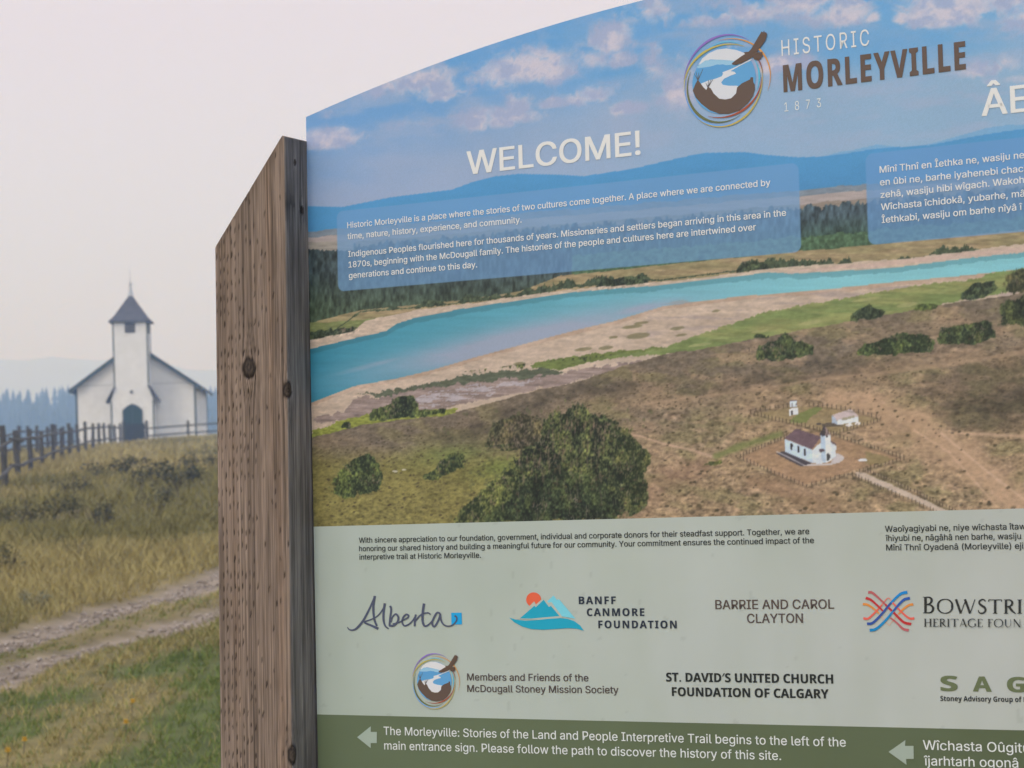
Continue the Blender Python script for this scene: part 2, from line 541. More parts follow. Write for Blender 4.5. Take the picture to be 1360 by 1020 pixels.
IMG[:] = IMG * (1 - cm[..., None] * .85) + cc * cm[..., None] * .85
for cx_, cy_, a_, b_ in [(815, 96, 60, 9), (1200, 60, 90, 26), (960, 70, 70, 14), (1110, 60, 70, 20), (560, 84, 70, 8), (760, 45, 50, 14)]:
    d = np.exp(-((PX - cx_) / a_) ** 2 - ((PY - cy_ + .1 * (PX - cx_)) / b_) ** 2)[..., None] * .5 * (1 - cm[..., None])
    IMG[:] = IMG * (1 - d) + np.array([80, 146, 200]) * d

# far blue hills
hillL = [(380, 272), (412, 274), (455, 275), (480, 270), (520, 262), (560, 257), (600, 252), (625, 243), (660, 234), (690, 231), (740, 232), (775, 234), (810, 229), (850, 222), (880, 215), (920, 206), (940, 203), (990, 202), (1020, 206), (1060, 209), (1090, 208), (1130, 203), (1165, 197), (1200, 195), (1235, 193), (1260, 188), (1290, 182), (1325, 176), (1360, 171), (1500, 158), (1700, 150), (2100, 135)]
peaks = [(1000, 230), (1085, 212), (1110, 203), (1135, 199), (1165, 192), (1190, 195), (1215, 196), (1240, 190), (1290, 176), (1310, 170), (1340, 166), (1400, 165), (1600, 150), (2100, 140)]
m = below(peaks) & (PX > 1060)
IMG[m] = IMG[m] * .45 + np.array([92, 152, 198]) * .55
m = below(hillL)
tt = np.clip((PY - curve(hillL)) / 60, 0, 1)
IMG[m] = (np.array([76, 140, 190]) + (np.array([70, 128, 176]) - np.array([76, 140, 190])) * tt[..., None])[m] * (1 + .05 * (fbm(PX * .03, PY * .09, 4, 2)[m] - .5))[:, None]
# valley floor beyond: pale strip, tan fields, dark forest
k_v = -.085
lvl = lambda y0, x0=1100: y0 + k_v * (PX - x0)
m = (PY > lvl(249) + WY * 5)
fill(m, (116, 128, 142), tex=fbm(PX * .1, PY * .4, 3, 2), amp=.12)
m = (PY > lvl(257) + WY * 4) & (PY < lvl(272) + WX * 4)
fill(m, (158, 148, 148), tex=fbm(PX * .05, PY * .5, 3, 4), amp=.1)
m = (PY > lvl(268) + WY * 4)
fill(m, (134, 124, 116), tex=fbm(PX * .06, PY * .5, 3, 4), amp=.14)
trees = fbm(PX * .32, PY * .11, 3, 5)
m = (PY > lvl(276) - 8 * vnoise(PX * .35, PX * 0, 3) + WX * 10)
fill(m, (66, 82, 92), tex=trees, amp=.55, col2=(56, 76, 70), t2=(PY - lvl(285)) / 30)
m = (PY > lvl(311) + 8 * (fbm(PX * .12, PX * 0, 3, 3) - .5))
fill(m, (72, 96, 74), tex=fbm(PX * .28, PY * .28, 3, 6), amp=.4)
m = (PX < 470) & (PY > 321 + WY * 5) & (PY < 334 + WX * 4)
fill(m, (146, 140, 134), tex=fbm(PX * .06, PY * .6, 3, 4), amp=.15)
# forest left under the box
m = (PX < 760) & (PY > 334 + WX * 6 - 4 * vnoise(PX * .4, PX * 0, 2))
fill(m, (58, 70, 74), tex=trees, amp=.55, col2=(66, 80, 66), t2=(PY - 360) / 50)
bank = [(380, 469), (414, 463), (485, 446), (513, 440), (527, 430), (552, 422), (612, 410.5), (682, 400), (753, 389), (820, 383), (880, 379), (960, 369), (1021, 362), (1060, 363), (1120, 360), (1200, 354), (1300, 341), (1360, 334), (1600, 318), (2100, 290)]
fieldtop = [(380, 440), (430, 424), (480, 412), (560, 404), (620, 398), (690, 387), (730, 372), (745, 366), (800, 361), (880, 352), (950, 345), (1000, 340), (1064, 333), (1100, 331), (1150, 326), (1250, 316), (1360, 305), (2100, 250)]
m = below(fieldtop) & ~below([(x, y - 0) for x, y in bank])
fill(m, (136, 126, 96), tex=fbm(PX * .07, PY * .4, 4, 2), amp=.22, col2=(160, 138, 112), t2=1.5 * (.55 - fbm(PX * .02, PY * .15, 2, 4)) + .2)
m = (PX < 520) & (PY > curve([(400, 430), (470, 426), (520, 420)]) + WY * 4) & (PY < curve([(400, 444), (470, 436), (520, 424)]))
fill(m, (116, 124, 82), tex=fbm(PX * .1, PY * .4, 3, 2), amp=.2)
# tree line along the far bank
tl = np.where(PX < 735, np.interp(PX, [380, 440, 480, 560, 640, 735], [450, 443, 415, 409, 400, 388]), curve(bank) - 6)
hgt_ = (2 + 9.5 * smooth(.36, .66, fbm(PX * .035, PX * 0, 3, 3))) * (.5 + .5 * vnoise(PX * .23, PX * 0 + .5, 2) + .5 * vnoise(PX * .71, PX * 0 + .5, 4)) * np.where(PX < 735, .8, 1)
m = (PY < tl + 1.5 * FX * 2) & (PY > tl - hgt_)
fill(m, (58, 70, 58), tex=fbm(PX * .5, PY * .3, 3, 5), amp=.45, col2=(84, 94, 72), t2=fbm(PX * .2, PY * .25, 2, 4) * 1.6 - .5)
thicket([(405, 452), (408, 442), (440, 436), (475, 434), (478, 440), (440, 448)], 26, 3.2, (50, 62, 52), (84, 98, 76))
thicket([(786, 384), (800, 371), (850, 367), (866, 377), (800, 387)], 26, 3.2, (44, 56, 50), (84, 98, 76))
thicket([(976, 363), (985, 350), (1015, 347), (1024, 358)], 18, 3.0, (44, 56, 50), (78, 92, 72))
# sand along the far bank
m = (PY > curve([(380, 458), (414, 452), (470, 440), (486, 426), (520, 418), (560, 410.5), (612, 405), (682, 395), (753, 385), (880, 374.5), (960, 365), (1021, 357), (1120, 350), (1200, 344), (1300, 331), (1360, 324), (1600, 306), (2100, 278)]) + WY * 4) & ~below(bank)
fill(m, (182, 164, 150), tex=fbm(PX * .1, PY * .5, 3, 2), amp=.12)
# sand flats on the near side, then the river laid over them
riv_lo = [(380, 548), (416, 534), (470, 513), (530, 502), (576, 491), (626, 476), (718, 451), (771, 437), (816, 426.5), (880, 407), (930, 400), (986, 393.5), (1092, 385), (1183, 375), (1282, 366), (1360, 357), (1600, 332), (2100, 295)]
m = below(bank)
fill(m, (176, 158, 144), tex=fbm(PX * .05, PY * .25, 4, 2), amp=.13)
m = below(bank) & ~below(riv_lo)
tq = np.clip((PX - 420) / 700, 0, 1)
fill(m, (52, 124, 150), col2=(124, 182, 194), t2=tq ** .8, tex=fbm(PX * .02, PY * .2, 3, 5), amp=.05)
d = np.exp(-((PX - 690) / 185) ** 2 - ((PY - 453 + .215 * (PX - 690)) / 22) ** 2)
d = np.maximum(d, .75 * np.exp(-((PX - 620) / 120) ** 2 - ((PY - 462 + .24 * (PX - 620)) / 7) ** 2))
d = np.maximum(d, .55 * np.exp(-((PX - 500) / 60) ** 2 - ((PY - 484 + .25 * (PX - 500)) / 5) ** 2))
d = np.maximum(d, .8 * np.exp(-((PX - 850) / 60) ** 2 - ((PY - 411 + .2 * (PX - 850)) / 9) ** 2))
d = (np.clip(d * (1.1 + .35 * fbm(PX * .03, PY * .2, 3, 1)), 0, 1) * m)[..., None]
IMG[:] = IMG * (1 - d * .92) + np.array([146, 152, 174]) * d * .92
d = (m & (PY < curve(bank) + 7 + 5 * WX))[..., None] * .3
IMG[:] = IMG * (1 - d) + np.array([44, 88, 100]) * d
fill([(1040, 361), (1100, 354), (1200, 345), (1330, 330), (1600, 303), (1600, 308), (1340, 337), (1210, 350.5), (1110, 358.5), (1050, 363)], (184, 162, 152), 2, 1)
d = ((PY > curve(riv_lo)) & (PY < curve(riv_lo) + 5 + 6 * WX))[..., None] * .45
IMG[:] = IMG * (1 - d) + np.array([158, 130, 112]) * d
# pale wet sand
d = (smooth(.45, .7, fbm(PX * .02, PY * .09, 4, 3)) * below(riv_lo))[..., None] * .5
IMG[:] = IMG * (1 - d) + np.array([192, 172, 158]) * d
d = (smooth(.55, .75, fbm(PX * .025 + 9, PY * .16, 4, 5)) * below([(860, 400), (1000, 396), (1200, 380)]) * (PX > 860))[..., None] * .55
IMG[:] = IMG * (1 - d) + np.array([150, 136, 136]) * d
for (x, y, w_, h_) in [(852, 429, 10, 2), (840, 434, 14, 2.5), (848, 446, 16, 4), (815, 448, 6, 2), (775, 464, 12, 2.4), (805, 462, 10, 2.5), (900, 436, 10, 2.2), (951, 413, 6, 1.4), (820, 471, 7, 1.6), (690, 483, 8, 2), (905, 445, 8, 1.6)]:
    dab(x, y, w_, h_, (112, 108, 82), .8, -.12)
# marsh and mud
fill([(474, 525), (569, 509), (647, 495), (718, 488), (746, 493), (739, 505), (682, 512), (626, 527), (600, 521), (555, 524), (523, 526)], (84, 90, 76), 3, 4, tex=fbm(PX * .15, PY * .4, 3, 2), amp=.2)
fill([(470, 532), (540, 520), (640, 508), (760, 494), (860, 478), (880, 476), (870, 486), (760, 508), (660, 528), (590, 546), (560, 552), (500, 556), (416, 562), (416, 556), (455, 548)], (138, 122, 118), 6, 4, tex=fbm(PX * .05, PY * .45, 4, 4), amp=.28)
d = (pmask([(540, 528), (640, 512), (720, 503), (690, 514), (620, 530), (560, 543)], 6, 5) & (fbm(PX * .05, PY * .5, 4, 6) > .47))[..., None] * .7
IMG[:] = IMG * (1 - d) + np.array([172, 166, 176]) * d
fill([(590, 541), (660, 527), (700, 520), (740, 512), (735, 517), (660, 538), (600, 548)], (174, 156, 142), 3, 2)
fill([(704, 485), (753, 474), (880, 461), (900, 462), (880, 468), (788, 480), (746, 491), (707, 488)], (100, 112, 66), 3, 2, tex=fbm(PX * .15, PY * .5, 3, 2), amp=.2)
fill([(414, 573), (450, 560), (492, 549), (560, 545), (610, 541), (600, 552), (560, 562), (492, 570), (470, 580), (416, 584)], (128, 134, 66), 3, 3, tex=fbm(PX * .2, PY * .5, 3, 2), amp=.3)
# bright green flood plain
fp_up = [(800, 474), (880, 463), (926, 446), (960, 434), (1021, 414), (1078, 403), (1198, 382), (1286, 372), (1328, 361), (1420, 348)]
fp = fp_up + [(1420, 372), (1268, 400), (1212, 414), (1162, 421), (1124, 428), (1063, 441), (1021, 449), (950, 464), (880, 472)]
fill(fp, (112, 126, 80), 2, 2.5, tex=fbm(PX * .04, PY * .3, 4, 2), amp=.16, col2=(138, 138, 92), t2=2.4 * (fbm(PX * .015, PY * .12, 3, 4) - .38))
for (x, y, w_, h_) in [(1076, 429, 16, 2.5), (1205, 405, 14, 3), (1150, 398, 20, 2), (1010, 440, 12, 2), (930, 458, 16, 2)]:
    dab(x, y, w_, h_, (160, 156, 112), .6, -.15)
# dry slopes
hill_up = [(380, 588), (416, 581), (470, 567), (500, 562), (520, 559), (545, 556), (590, 552), (647, 536), (718, 517), (774, 506), (823, 488), (880, 472), (986, 453), (1063, 439), (1123, 427), (1215, 411), (1272, 401), (1339, 392), (1360, 388), (1500, 360), (2100, 280)]
H = below([(x, y + 0) for x, y in hill_up])
HX = PY + 4 * WY > curve(hill_up)
dep = np.clip((PY - curve(hill_up)) / 180, 0, 1)
big = fbm(PX * .012, PY * .03, 4, 6)
fill(HX, (108, 97, 85), col2=(146, 125, 101), t2=dep * 1.2 + (big - .5) * 1.6, tex=fbm(PX * .12, PY * .25, 4, 2), amp=.13)
d = (HX * smooth(.46, .66, fbm(PX * .02 + 5, PY * .05, 4, 3)))[..., None] * .6
IMG[:] = IMG * (1 - d) + np.array([122, 114, 84]) * d
d = (HX * smooth(.52, .68, fbm(PX * .03 + 2, PY * .08 + 4, 4, 7)) * (PX > 840))[..., None] * .5
IMG[:] = IMG * (1 - d) + np.array([166, 140, 118]) * d
d = (HX & (PX < 870) & (PY > 590)) * (1 - smooth(760, 850, PX)) * smooth(585, 625, PY)
d = d[..., None] * .9
olive = np.array([118, 112, 66]) * (.85 + .35 * fbm(PX * .03, PY * .06, 4, 5))[..., None]
IMG[:] = IMG * (1 - d) + olive * d
d = np.exp(-((PX - 600) / 55) ** 2 - ((PY - 603 + .1 * (PX - 600)) / 16) ** 2)
d = np.maximum(d, np.exp(-((PX - 665) / 40) ** 2 - ((PY - 620 + .2 * (PX - 665)) / 16) ** 2))[..., None] * .6
IMG[:] = IMG * (1 - d) + np.array([96, 112, 58]) * d
# speckle of sagebrush
gn = GR[0] * .45 + GR[1] * .40 + GR[3] * .45
near = .6 + .6 * dep
IMG[HX] = IMG[HX] * (1 + .125 * near * gn)[HX][:, None]
sm = (smooth(1.25, 2.0, GR[1] * .75 + GR[0] * .5 + (big - .5) * 1.6) * HX * (PY > curve(hill_up) + 6))[..., None]
IMG[:] = IMG * (1 - .34 * sm)
# dark bands of brush on the slope
for a0 in ([(1215, 528), (1240, 498), (1310, 478), (1420, 470), (1420, 545), (1330, 548), (1260, 540)], [(895, 516), (960, 507), (1040, 497), (1130, 487), (1220, 482), (1180, 497), (1090, 505), (990, 516), (920, 523)], [(780, 520), (860, 508), (940, 500), (930, 506), (850, 517), (790, 526)],
           [(1000, 490), (1100, 478), (1250, 462), (1320, 455), (1240, 472), (1100, 488)], [(1230, 540), (1330, 520), (1360, 520), (1420, 530), (1420, 570), (1340, 575), (1260, 566)], [(560, 585), (640, 565), (700, 560), (640, 590)],
           [(640, 552), (720, 524), (800, 508), (850, 500), (820, 512), (740, 535), (680, 556)]):
    mk = blur(pmask(a0, 14, 10).astype(float), 5, 9)
    mk = (mk / mk.max())[..., None]
    IMG[:] = IMG * (1 - mk) + (IMG * .66 + np.array([92, 88, 80]) * .16) * mk
# tracks on the dry ground
def soft_path(pts, w0, w1, col, a=.7):
    p = np.array(pts, float)
    best = np.full(PX.shape, 1e9)
    ww = np.full(PX.shape, w0)
    n = len(p) - 1
    for i in range(n):
        ax, ay = p[i]; bx, by = p[i + 1]
        L2 = (bx - ax) ** 2 + (by - ay) ** 2
        k = np.clip(((PX - ax) * (bx - ax) + (PY - ay) * (by - ay)) / L2, 0, 1)
        dd = np.hypot(PX - ax - k * (bx - ax), PY - ay - k * (by - ay))
        up = dd < best
        best[up] = dd[up]
        ww[up] = (w0 + (w1 - w0) * (i + k[up]) / n)
    m_ = (np.clip(1.3 - best / ww + WX * .9, 0, 1) * a)[..., None]
    IMG[:] = IMG * (1 - m_) + np.array(col, float) * m_
soft_path([(1108, 532), (1160, 536), (1210, 552), (1250, 580), (1300, 622), (1345, 660), (1400, 720)], 15, 26, (176, 146, 122), .75)
soft_path([(1160, 560), (1230, 590), (1280, 615)], 26, 30, (166, 138, 114), .5)
soft_path([(1272, 575), (1330, 578), (1420, 582), (1600, 575)], 2.5, 3, (178, 150, 128), .7)
soft_path([(1215, 572), (1260, 600), (1300, 645), (1320, 668)], 2, 3, (190, 160, 136), .6)
soft_path([(1250, 575), (1310, 625), (1372, 672)], 2, 3, (192, 164, 142), .6)
soft_path([(840, 538), (880, 534), (1014, 516), (1092, 503), (1160, 497), (1260, 484), (1345, 470), (1500, 440)], 2.5, 3, (158, 134, 112), .6)
soft_path([(818, 573), (850, 579), (880, 589), (920, 598), (951, 608)], 1.6, 2.4, (178, 150, 130), .85)
soft_path([(1100, 506), (1180, 490), (1300, 470)], 8, 10, (150, 126, 104), .35)
soft_path([(930, 620), (880, 640), (840, 672)], 14, 20, (136, 106, 92), .4)
soft_path([(1000, 640), (1100, 668)], 10, 18, (140, 112, 90), .5)
# clumps of trees and brush
G1, G2 = (52, 64, 46), (104, 114, 68)
thicket([(490, 560), (493, 545), (520, 538), (525, 528), (548, 524), (556, 545), (585, 545), (580, 552), (530, 556)], 60, 4.5, (46, 58, 46), (92, 104, 66))
thicket([(582, 549), (584, 541), (592, 541), (592, 549)], 8, 3, (50, 62, 44), (92, 104, 64))
thicket([(453, 569), (456, 560), (466, 560), (466, 569)], 8, 3.5, (50, 60, 46), (86, 98, 64))
thicket([(440, 655), (444, 635), (462, 620), (470, 605), (500, 602), (508, 628), (505, 650), (470, 662)], 95, 6, G1, (98, 112, 66))
thicket([(555, 634), (580, 622), (595, 605), (615, 600), (618, 620), (600, 630), (570, 640)], 60, 5, G1, (100, 108, 64))
thicket([(645, 590), (655, 560), (690, 550), (720, 555), (730, 600), (660, 596)], 90, 6, (62, 64, 50), (104, 104, 74))
thicket([(600, 694), (622, 672), (650, 655), (672, 625), (690, 600), (720, 560), (745, 543), (775, 538), (808, 548), (815, 566), (838, 588), (846, 640), (852, 668), (830, 684), (815, 694), (640, 700)], 620, 7, (44, 54, 40), (104, 112, 72), 1.7)
thicket([(598, 696), (612, 676), (640, 652), (668, 628), (700, 640), (720, 696)], 90, 6, (56, 66, 44), (112, 118, 72))
thicket([(812, 560), (838, 580), (868, 604), (858, 632), (862, 668), (836, 690), (826, 640)], 60, 6, (52, 62, 42), (104, 108, 70))
thicket([(655, 596), (664, 566), (690, 552), (722, 556), (716, 590)], 60, 6, (72, 70, 56), (116, 108, 84))
thicket([(700, 640), (740, 620), (800, 640), (830, 680), (800, 694), (640, 696)], 170, 7, (40, 50, 38), (76, 88, 60), 1.9)
for i in range(60):
    x, y = prng.uniform(690, 800), prng.uniform(560, 640)
    dab(x, y, 1.3, prng.uniform(3, 9), (112, 98, 82), .4)
thicket([(1004, 476), (1008, 462), (1030, 452), (1045, 440), (1055, 452), (1082, 460), (1080, 472), (1030, 478)], 70, 5, (50, 62, 48), (84, 98, 66))
thicket([(1136, 470), (1150, 456), (1190, 444), (1225, 443), (1243, 455), (1236, 466), (1180, 472)], 90, 6, (52, 66, 46), (92, 108, 66))
thicket([(1243, 457), (1250, 436), (1290, 430), (1318, 424), (1325, 446), (1290, 458)], 80, 6, (46, 58, 44), (82, 96, 62))
thicket([(1327, 430), (1334, 400), (1360, 392), (1420, 380), (1440, 420), (1360, 432)], 80, 6.5, (44, 54, 42), (80, 90, 60))
thicket([(1128, 426), (1132, 412), (1150, 408), (1158, 404), (1176, 416), (1170, 424)], 40, 4, (50, 62, 50), (84, 98, 70))
thicket([(1274, 400), (1280, 385), (1300, 373), (1322, 372), (1325, 385), (1300, 398)], 55, 5, (52, 64, 52), (92, 106, 74))
thicket([(1328, 390), (1340, 368), (1360, 355), (1440, 330), (1460, 365), (1360, 388)], 80, 5, (58, 62, 48), (96, 96, 68))
thicket([(1000, 450), (1004, 444), (1024, 442), (1024, 448)], 14, 2.6, (54, 66, 48), (90, 104, 66))
thicket([(1212, 412), (1220, 405), (1250, 403), (1240, 410)], 14, 2.4, (64, 78, 50), (96, 112, 66))
thicket([(930, 622), (940, 612), (960, 610), (955, 618)], 10, 4, (84, 92, 58), (116, 120, 70))
for i in range(1000):                             # single dark bushes
    x = prng.uniform(430, 1500)
    y0 = np.interp(x, [p[0] for p in hill_up], [p[1] for p in hill_up])
    y = prng.uniform(y0 + 14, 690)
    r = .7 + 1.5 * (y - y0) / 200 * prng.random() + .4
    dab(x, y, r * 1.2, r * .8, (68, 60, 46), prng.uniform(.4, .9), -.15)
dab(525, 626, 4, 1.2, (196, 190, 180), .8); dab(537, 624, 3, 1, (196, 190, 180), .8)
for i in range(420):
    x, y = prng.uniform(590, 870), prng.uniform(540, 695)
    if not VEG[min(NR - 1, max(0, int(cell(x, y)[2]))), min(NC - 1, int(cell(x, y)[3]))]:
        if fbm(np.array(x * .03), np.array(y * .03), 2, 3) > .5: dab(x, y, prng.uniform(1, 2.6), prng.uniform(1.4, 3.4), (84, 88, 60), .55)
    elif i % 2: dab(x, y, .6, prng.uniform(3, 8), (112, 100, 90), .4)
for (x, y, w_, h_) in [(700, 610, 26, 12), (745, 600, 14, 22), (792, 570, 16, 14), (760, 565, 20, 10)]:
    for k in range(26): dab(x + prng.gauss(0, w_ * .5), y + prng.gauss(0, h_ * .5), 1.0, prng.uniform(2, 5), (118, 98, 88), .4)
# mission yard
q = lambda x, y: (980 + x / 5.667, 510 + y / 5.667)
Q = lambda pts: [q(x, y) for x, y in pts]
soft_path([(951, 606), (986, 592), (1036, 577)], 5, 6, (104, 116, 68), .7)
fill(Q([(20, 550), (350, 410), (600, 360), (740, 390), (1250, 560), (870, 650), (500, 770)]), (156, 126, 102), 3, 2, a=.75, tex=fbm(PX * .2, PY * .4, 3, 2), amp=.15)
fill(Q([(120, 225), (420, 165), (700, 180), (1070, 270), (740, 370), (420, 300)]), (140, 124, 92), 3, 2, a=.7, tex=fbm(PX * .2, PY * .4, 3, 2), amp=.15)
fill(Q([(380, 280), (470, 220), (590, 170), (640, 185), (520, 285), (430, 295)]), (106, 118, 70), 2, 2, a=.8)
fill(Q([(960, 500), (1180, 560), (1100, 610), (960, 600)]), (124, 116, 80), 3, 2, a=.6)
fill(Q([(290, 525), (345, 505), (550, 595), (530, 618), (470, 618)]), (70, 66, 74))
fill(Q([(480, 615), (560, 600), (700, 595), (740, 520), (790, 540), (805, 560), (770, 590), (690, 612)]), (184, 176, 178))
soft_path(Q([(295, 510), (400, 560), (500, 612)]), .9, .9, (190, 186, 194), .9)
fill(Q([(352, 412), (560, 495), (564, 596), (354, 510)]), (182, 198, 218))
fill(Q([(560, 497), (625, 440), (700, 425), (742, 455), (738, 545), (702, 575), (625, 600), (564, 596)]), (196, 202, 212))
fill(Q([(352, 408), (440, 335), (628, 398), (556, 494)]), (102, 84, 92), tex=fbm(PX * .6, PY * .6, 2, 2), amp=.1)
fill(Q([(700, 425), (745, 455), (740, 462), (700, 440)]), (92, 76, 82))
fill(Q([(625, 380), (660, 372), (662, 594), (650, 594), (626, 560)]), (170, 186, 206))
fill(Q([(658, 372), (698, 384), (704, 576), (662, 594)]), (208, 212, 220))
fill(Q([(616, 380), (652, 312), (658, 388), (640, 396)]), (62, 58, 66))
fill(Q([(652, 312), (700, 382), (658, 388)]), (140, 122, 128))
for x_, y_ in ((405, 472), (456, 493), (507, 514)):
    fill(Q([(x_ - 8, y_ - 22), (x_, y_ - 28), (x_ + 8, y_ - 20), (x_ + 8, y_ + 26), (x_ - 8, y_ + 22)]), (48, 44, 46))
fill(Q([(668, 535), (680, 518), (694, 530), (694, 572), (668, 580)]), (66, 66, 70))
fill(Q([(665, 385), (680, 388), (680, 405), (665, 402)]), (58, 50, 52))
fill(Q([(614, 490), (650, 490), (655, 508), (618, 514)]), (88, 74, 82))
fill(Q([(660, 300), (800, 315), (690, 318), (745, 300)]), (70, 66, 66), a=.7)
fill(Q([(630, 300), (720, 285), (800, 320), (640, 322)]), (82, 74, 70), a=.8)
fill(Q([(710, 236), (745, 268), (750, 306), (712, 292)]), (160, 172, 192))
fill(Q([(745, 268), (908, 246), (912, 284), (752, 308)]), (204, 208, 216))
fill(Q([(712, 232), (850, 188), (916, 242), (745, 272)]), (186, 170, 172))
fill(Q([(782, 258), (876, 236), (880, 252), (790, 276)]), (150, 142, 124))
fill(Q([(815, 305), (850, 295), (868, 312), (840, 322), (815, 318)]), (212, 206, 206))
fill(Q([(880, 292), (920, 284), (936, 300), (905, 312), (882, 306)]), (212, 206, 206))
fill(Q([(394, 132), (448, 126), (450, 172), (396, 176)]), (196, 206, 222))
fill(Q([(386, 186), (456, 180), (456, 228), (392, 238)]), (206, 208, 214))
fill(Q([(400, 200), (414, 198), (414, 234), (402, 236)]), (50, 46, 48))
fill(Q([(394, 126), (448, 121), (448, 128), (394, 133)]), (96, 90, 96))
fill(Q([(905, 572), (930, 560), (975, 565), (970, 582), (915, 584)]), (206, 206, 214))
fill(Q([(590, 295), (625, 290), (628, 305), (592, 308)]), (72, 66, 70))
fill(Q([(885, 662), (935, 665), (1140, 748), (1400, 868), (1640, 985), (1640, 1030), (1400, 910), (1120, 790), (895, 695)]), (180, 163, 150), 1, 1)
def rails(pts, n, a=.75):
    p = Q(pts)
    soft_path([(x_, y_ + 1.2) for x_, y_ in p], 1.3, 1.5, (84, 74, 62), a * .45)
    soft_path([(x_, y_ - 2) for x_, y_ in p], .6, .7, (168, 150, 132), a * .6)
    tot = len(p) - 1
    for i in range(n + 1):
        k = i / n * tot
        j = min(int(k), tot - 1)
        f_ = k - j
        x = p[j][0] + (p[j + 1][0] - p[j][0]) * f_
        y = p[j][1] + (p[j + 1][1] - p[j][1]) * f_
        dab(x, y - 2, .65, 3.2, (70, 60, 52), .8)
rails([(20, 560), (250, 665), (520, 775)], 18)
rails([(520, 775), (700, 725), (865, 680)], 10, .7)
rails([(20, 548), (180, 480), (350, 410)], 14, .6)
rails([(920, 660), (1080, 615), (1250, 570)], 12, .8)
rails([(1250, 560), (1000, 480), (740, 395)], 18)
rails([(100, 220), (260, 265), (420, 300), (600, 345), (720, 385)], 24)
rails([(720, 380), (900, 325), (1075, 275)], 14)
rails([(1075, 265), (900, 210), (720, 180), (540, 160)], 16)
rails([(100, 215), (280, 185), (440, 165)], 10, .5)
rails([(865, 690), (1100, 798), (1400, 925), (1640, 1045)], 30, .9)
rails([(960, 655), (1160, 735), (1400, 850), (1640, 965)], 30, .9)
thicket(Q([(85, 225), (120, 205), (130, 230)]), 4, 2.2, (48, 52, 40), (84, 90, 60))
thicket(Q([(120, 585), (150, 570), (158, 600)]), 5, 2.2, (58, 60, 44), (92, 94, 64))
vg = np.clip(1 + .06 * GR[2] + .06 * GR[0], .6, 1.5)
IMG[VEG] = IMG[VEG] * vg[VEG][:, None]
low_land = below(fieldtop) & ~(below(bank) & ~below(riv_lo))
IMG[low_land] = IMG[low_land] * (1 + .022 * GR[1])[low_land][:, None]
# soften like a print
IMG[1:-1, 1:-1] = (IMG[1:-1, 1:-1] * 4 + (IMG[:-2, 1:-1] + IMG[2:, 1:-1] + IMG[1:-1, :-2] + IMG[1:-1, 2:]) * 1.0) / 8
IMG *= (1 + .02 * (np.random.default_rng(3).random((NR, NC)) - .5) * 2)[..., None]

# translucent blue text boxes, part of the print
def text_box(c, alpha, col, rad=.012):
    (s0, t0), (s1, t1) = c
    dx = np.maximum(np.abs(SS - (s0 + s1) / 2) - (s1 - s0) / 2 + rad, 0)
    dy = np.maximum(np.abs(TT - (t0 + t1) / 2) - (t1 - t0) / 2 + rad, 0)
    m_ = (np.clip((rad - np.hypot(dx, dy)) / .0014 + .5, 0, 1) * alpha)[..., None]
    IMG[:] = IMG * (1 - m_) + np.array(col, float) * m_
bl, tr = S(449.5, 387.2), S(1060.7, 216)
text_box(((bl[0], bl[1]), (tr[0], tr[1])), .70, (104, 146, 192))
bl2, tl2 = S(1153.6, 325.5), S(1150, 204.5)
text_box(((bl2[0], bl2[1]), (bl2[0] + .70, tl2[1])), .72, (98, 142, 192))

def albedo(c):
    return np.clip(lin(np.clip(c, 0, 255)) / E_SIGN, 0.004, 0.9)

ii = np.arange(NR * NC).reshape(NR, NC)
ff = np.stack([ii[:-1, :-1], ii[:-1, 1:], ii[1:, 1:], ii[1:, :-1]], -1).reshape(-1, 4)
ink_obj('printed_landscape', np.stack([SS, np.full(SS.shape, Y_PRINT), TT], -1).reshape(-1, 3), ff, albedo(IMG).reshape(-1, 3), M_PRINT)
del IMG

# donor field and green band
def field(name, t0, t1, fcol, nc=300, nr=70):
    s_, t_ = np.meshgrid(np.linspace(0, SW, nc), np.linspace(t0, t1, nr))
    i_ = np.arange(nr * nc).reshape(nr, nc)
    f_ = np.stack([i_[:-1, :-1], i_[:-1, 1:], i_[1:, 1:], i_[1:, :-1]], -1).reshape(-1, 4)
    return ink_obj(name, np.stack([s_, np.full(s_.shape, Y_PRINT), t_], -1).reshape(-1, 3), f_, albedo(fcol(s_, t_)).reshape(-1, 3), M_PRINT)
def donor_col(s_, t_):
    a = fbm(s_ * 4, t_ * 5, 4, 2)[..., None]
    b = fbm(s_ * 16, t_ * 4, 3, 4)[..., None]
    c = np.array([162, 173, 166]) + (np.array([167, 172, 168]) - np.array([162, 173, 166])) * np.clip(s_ / 1.2, 0, 1)[..., None]
    c = c + (a - .5) * np.array([8, 6, 10]) + (b - .5) * np.array([7, 6, 10])
    spots = (vnoise(s_ * 70, t_ * 70, 3) > .93)[..., None] * (fbm(s_ * 5, t_ * 5, 2, 6) > .5)[..., None]
    return c - spots * 7
field('donor_field', BAND_T, PIC_B, donor_col, 420, 110)
def band_col(s_, t_):
    c = np.array([92, 104, 80]) + (np.array([82, 92, 68]) - np.array([92, 104, 80])) * np.clip(s_ / 1.2, 0, 1)[..., None]
    return c + (fbm(s_ * 6, t_ * 10, 3, 3)[..., None] - .5) * 8
field('direction_band', PAN_B, BAND_T, band_col, 200, 60)

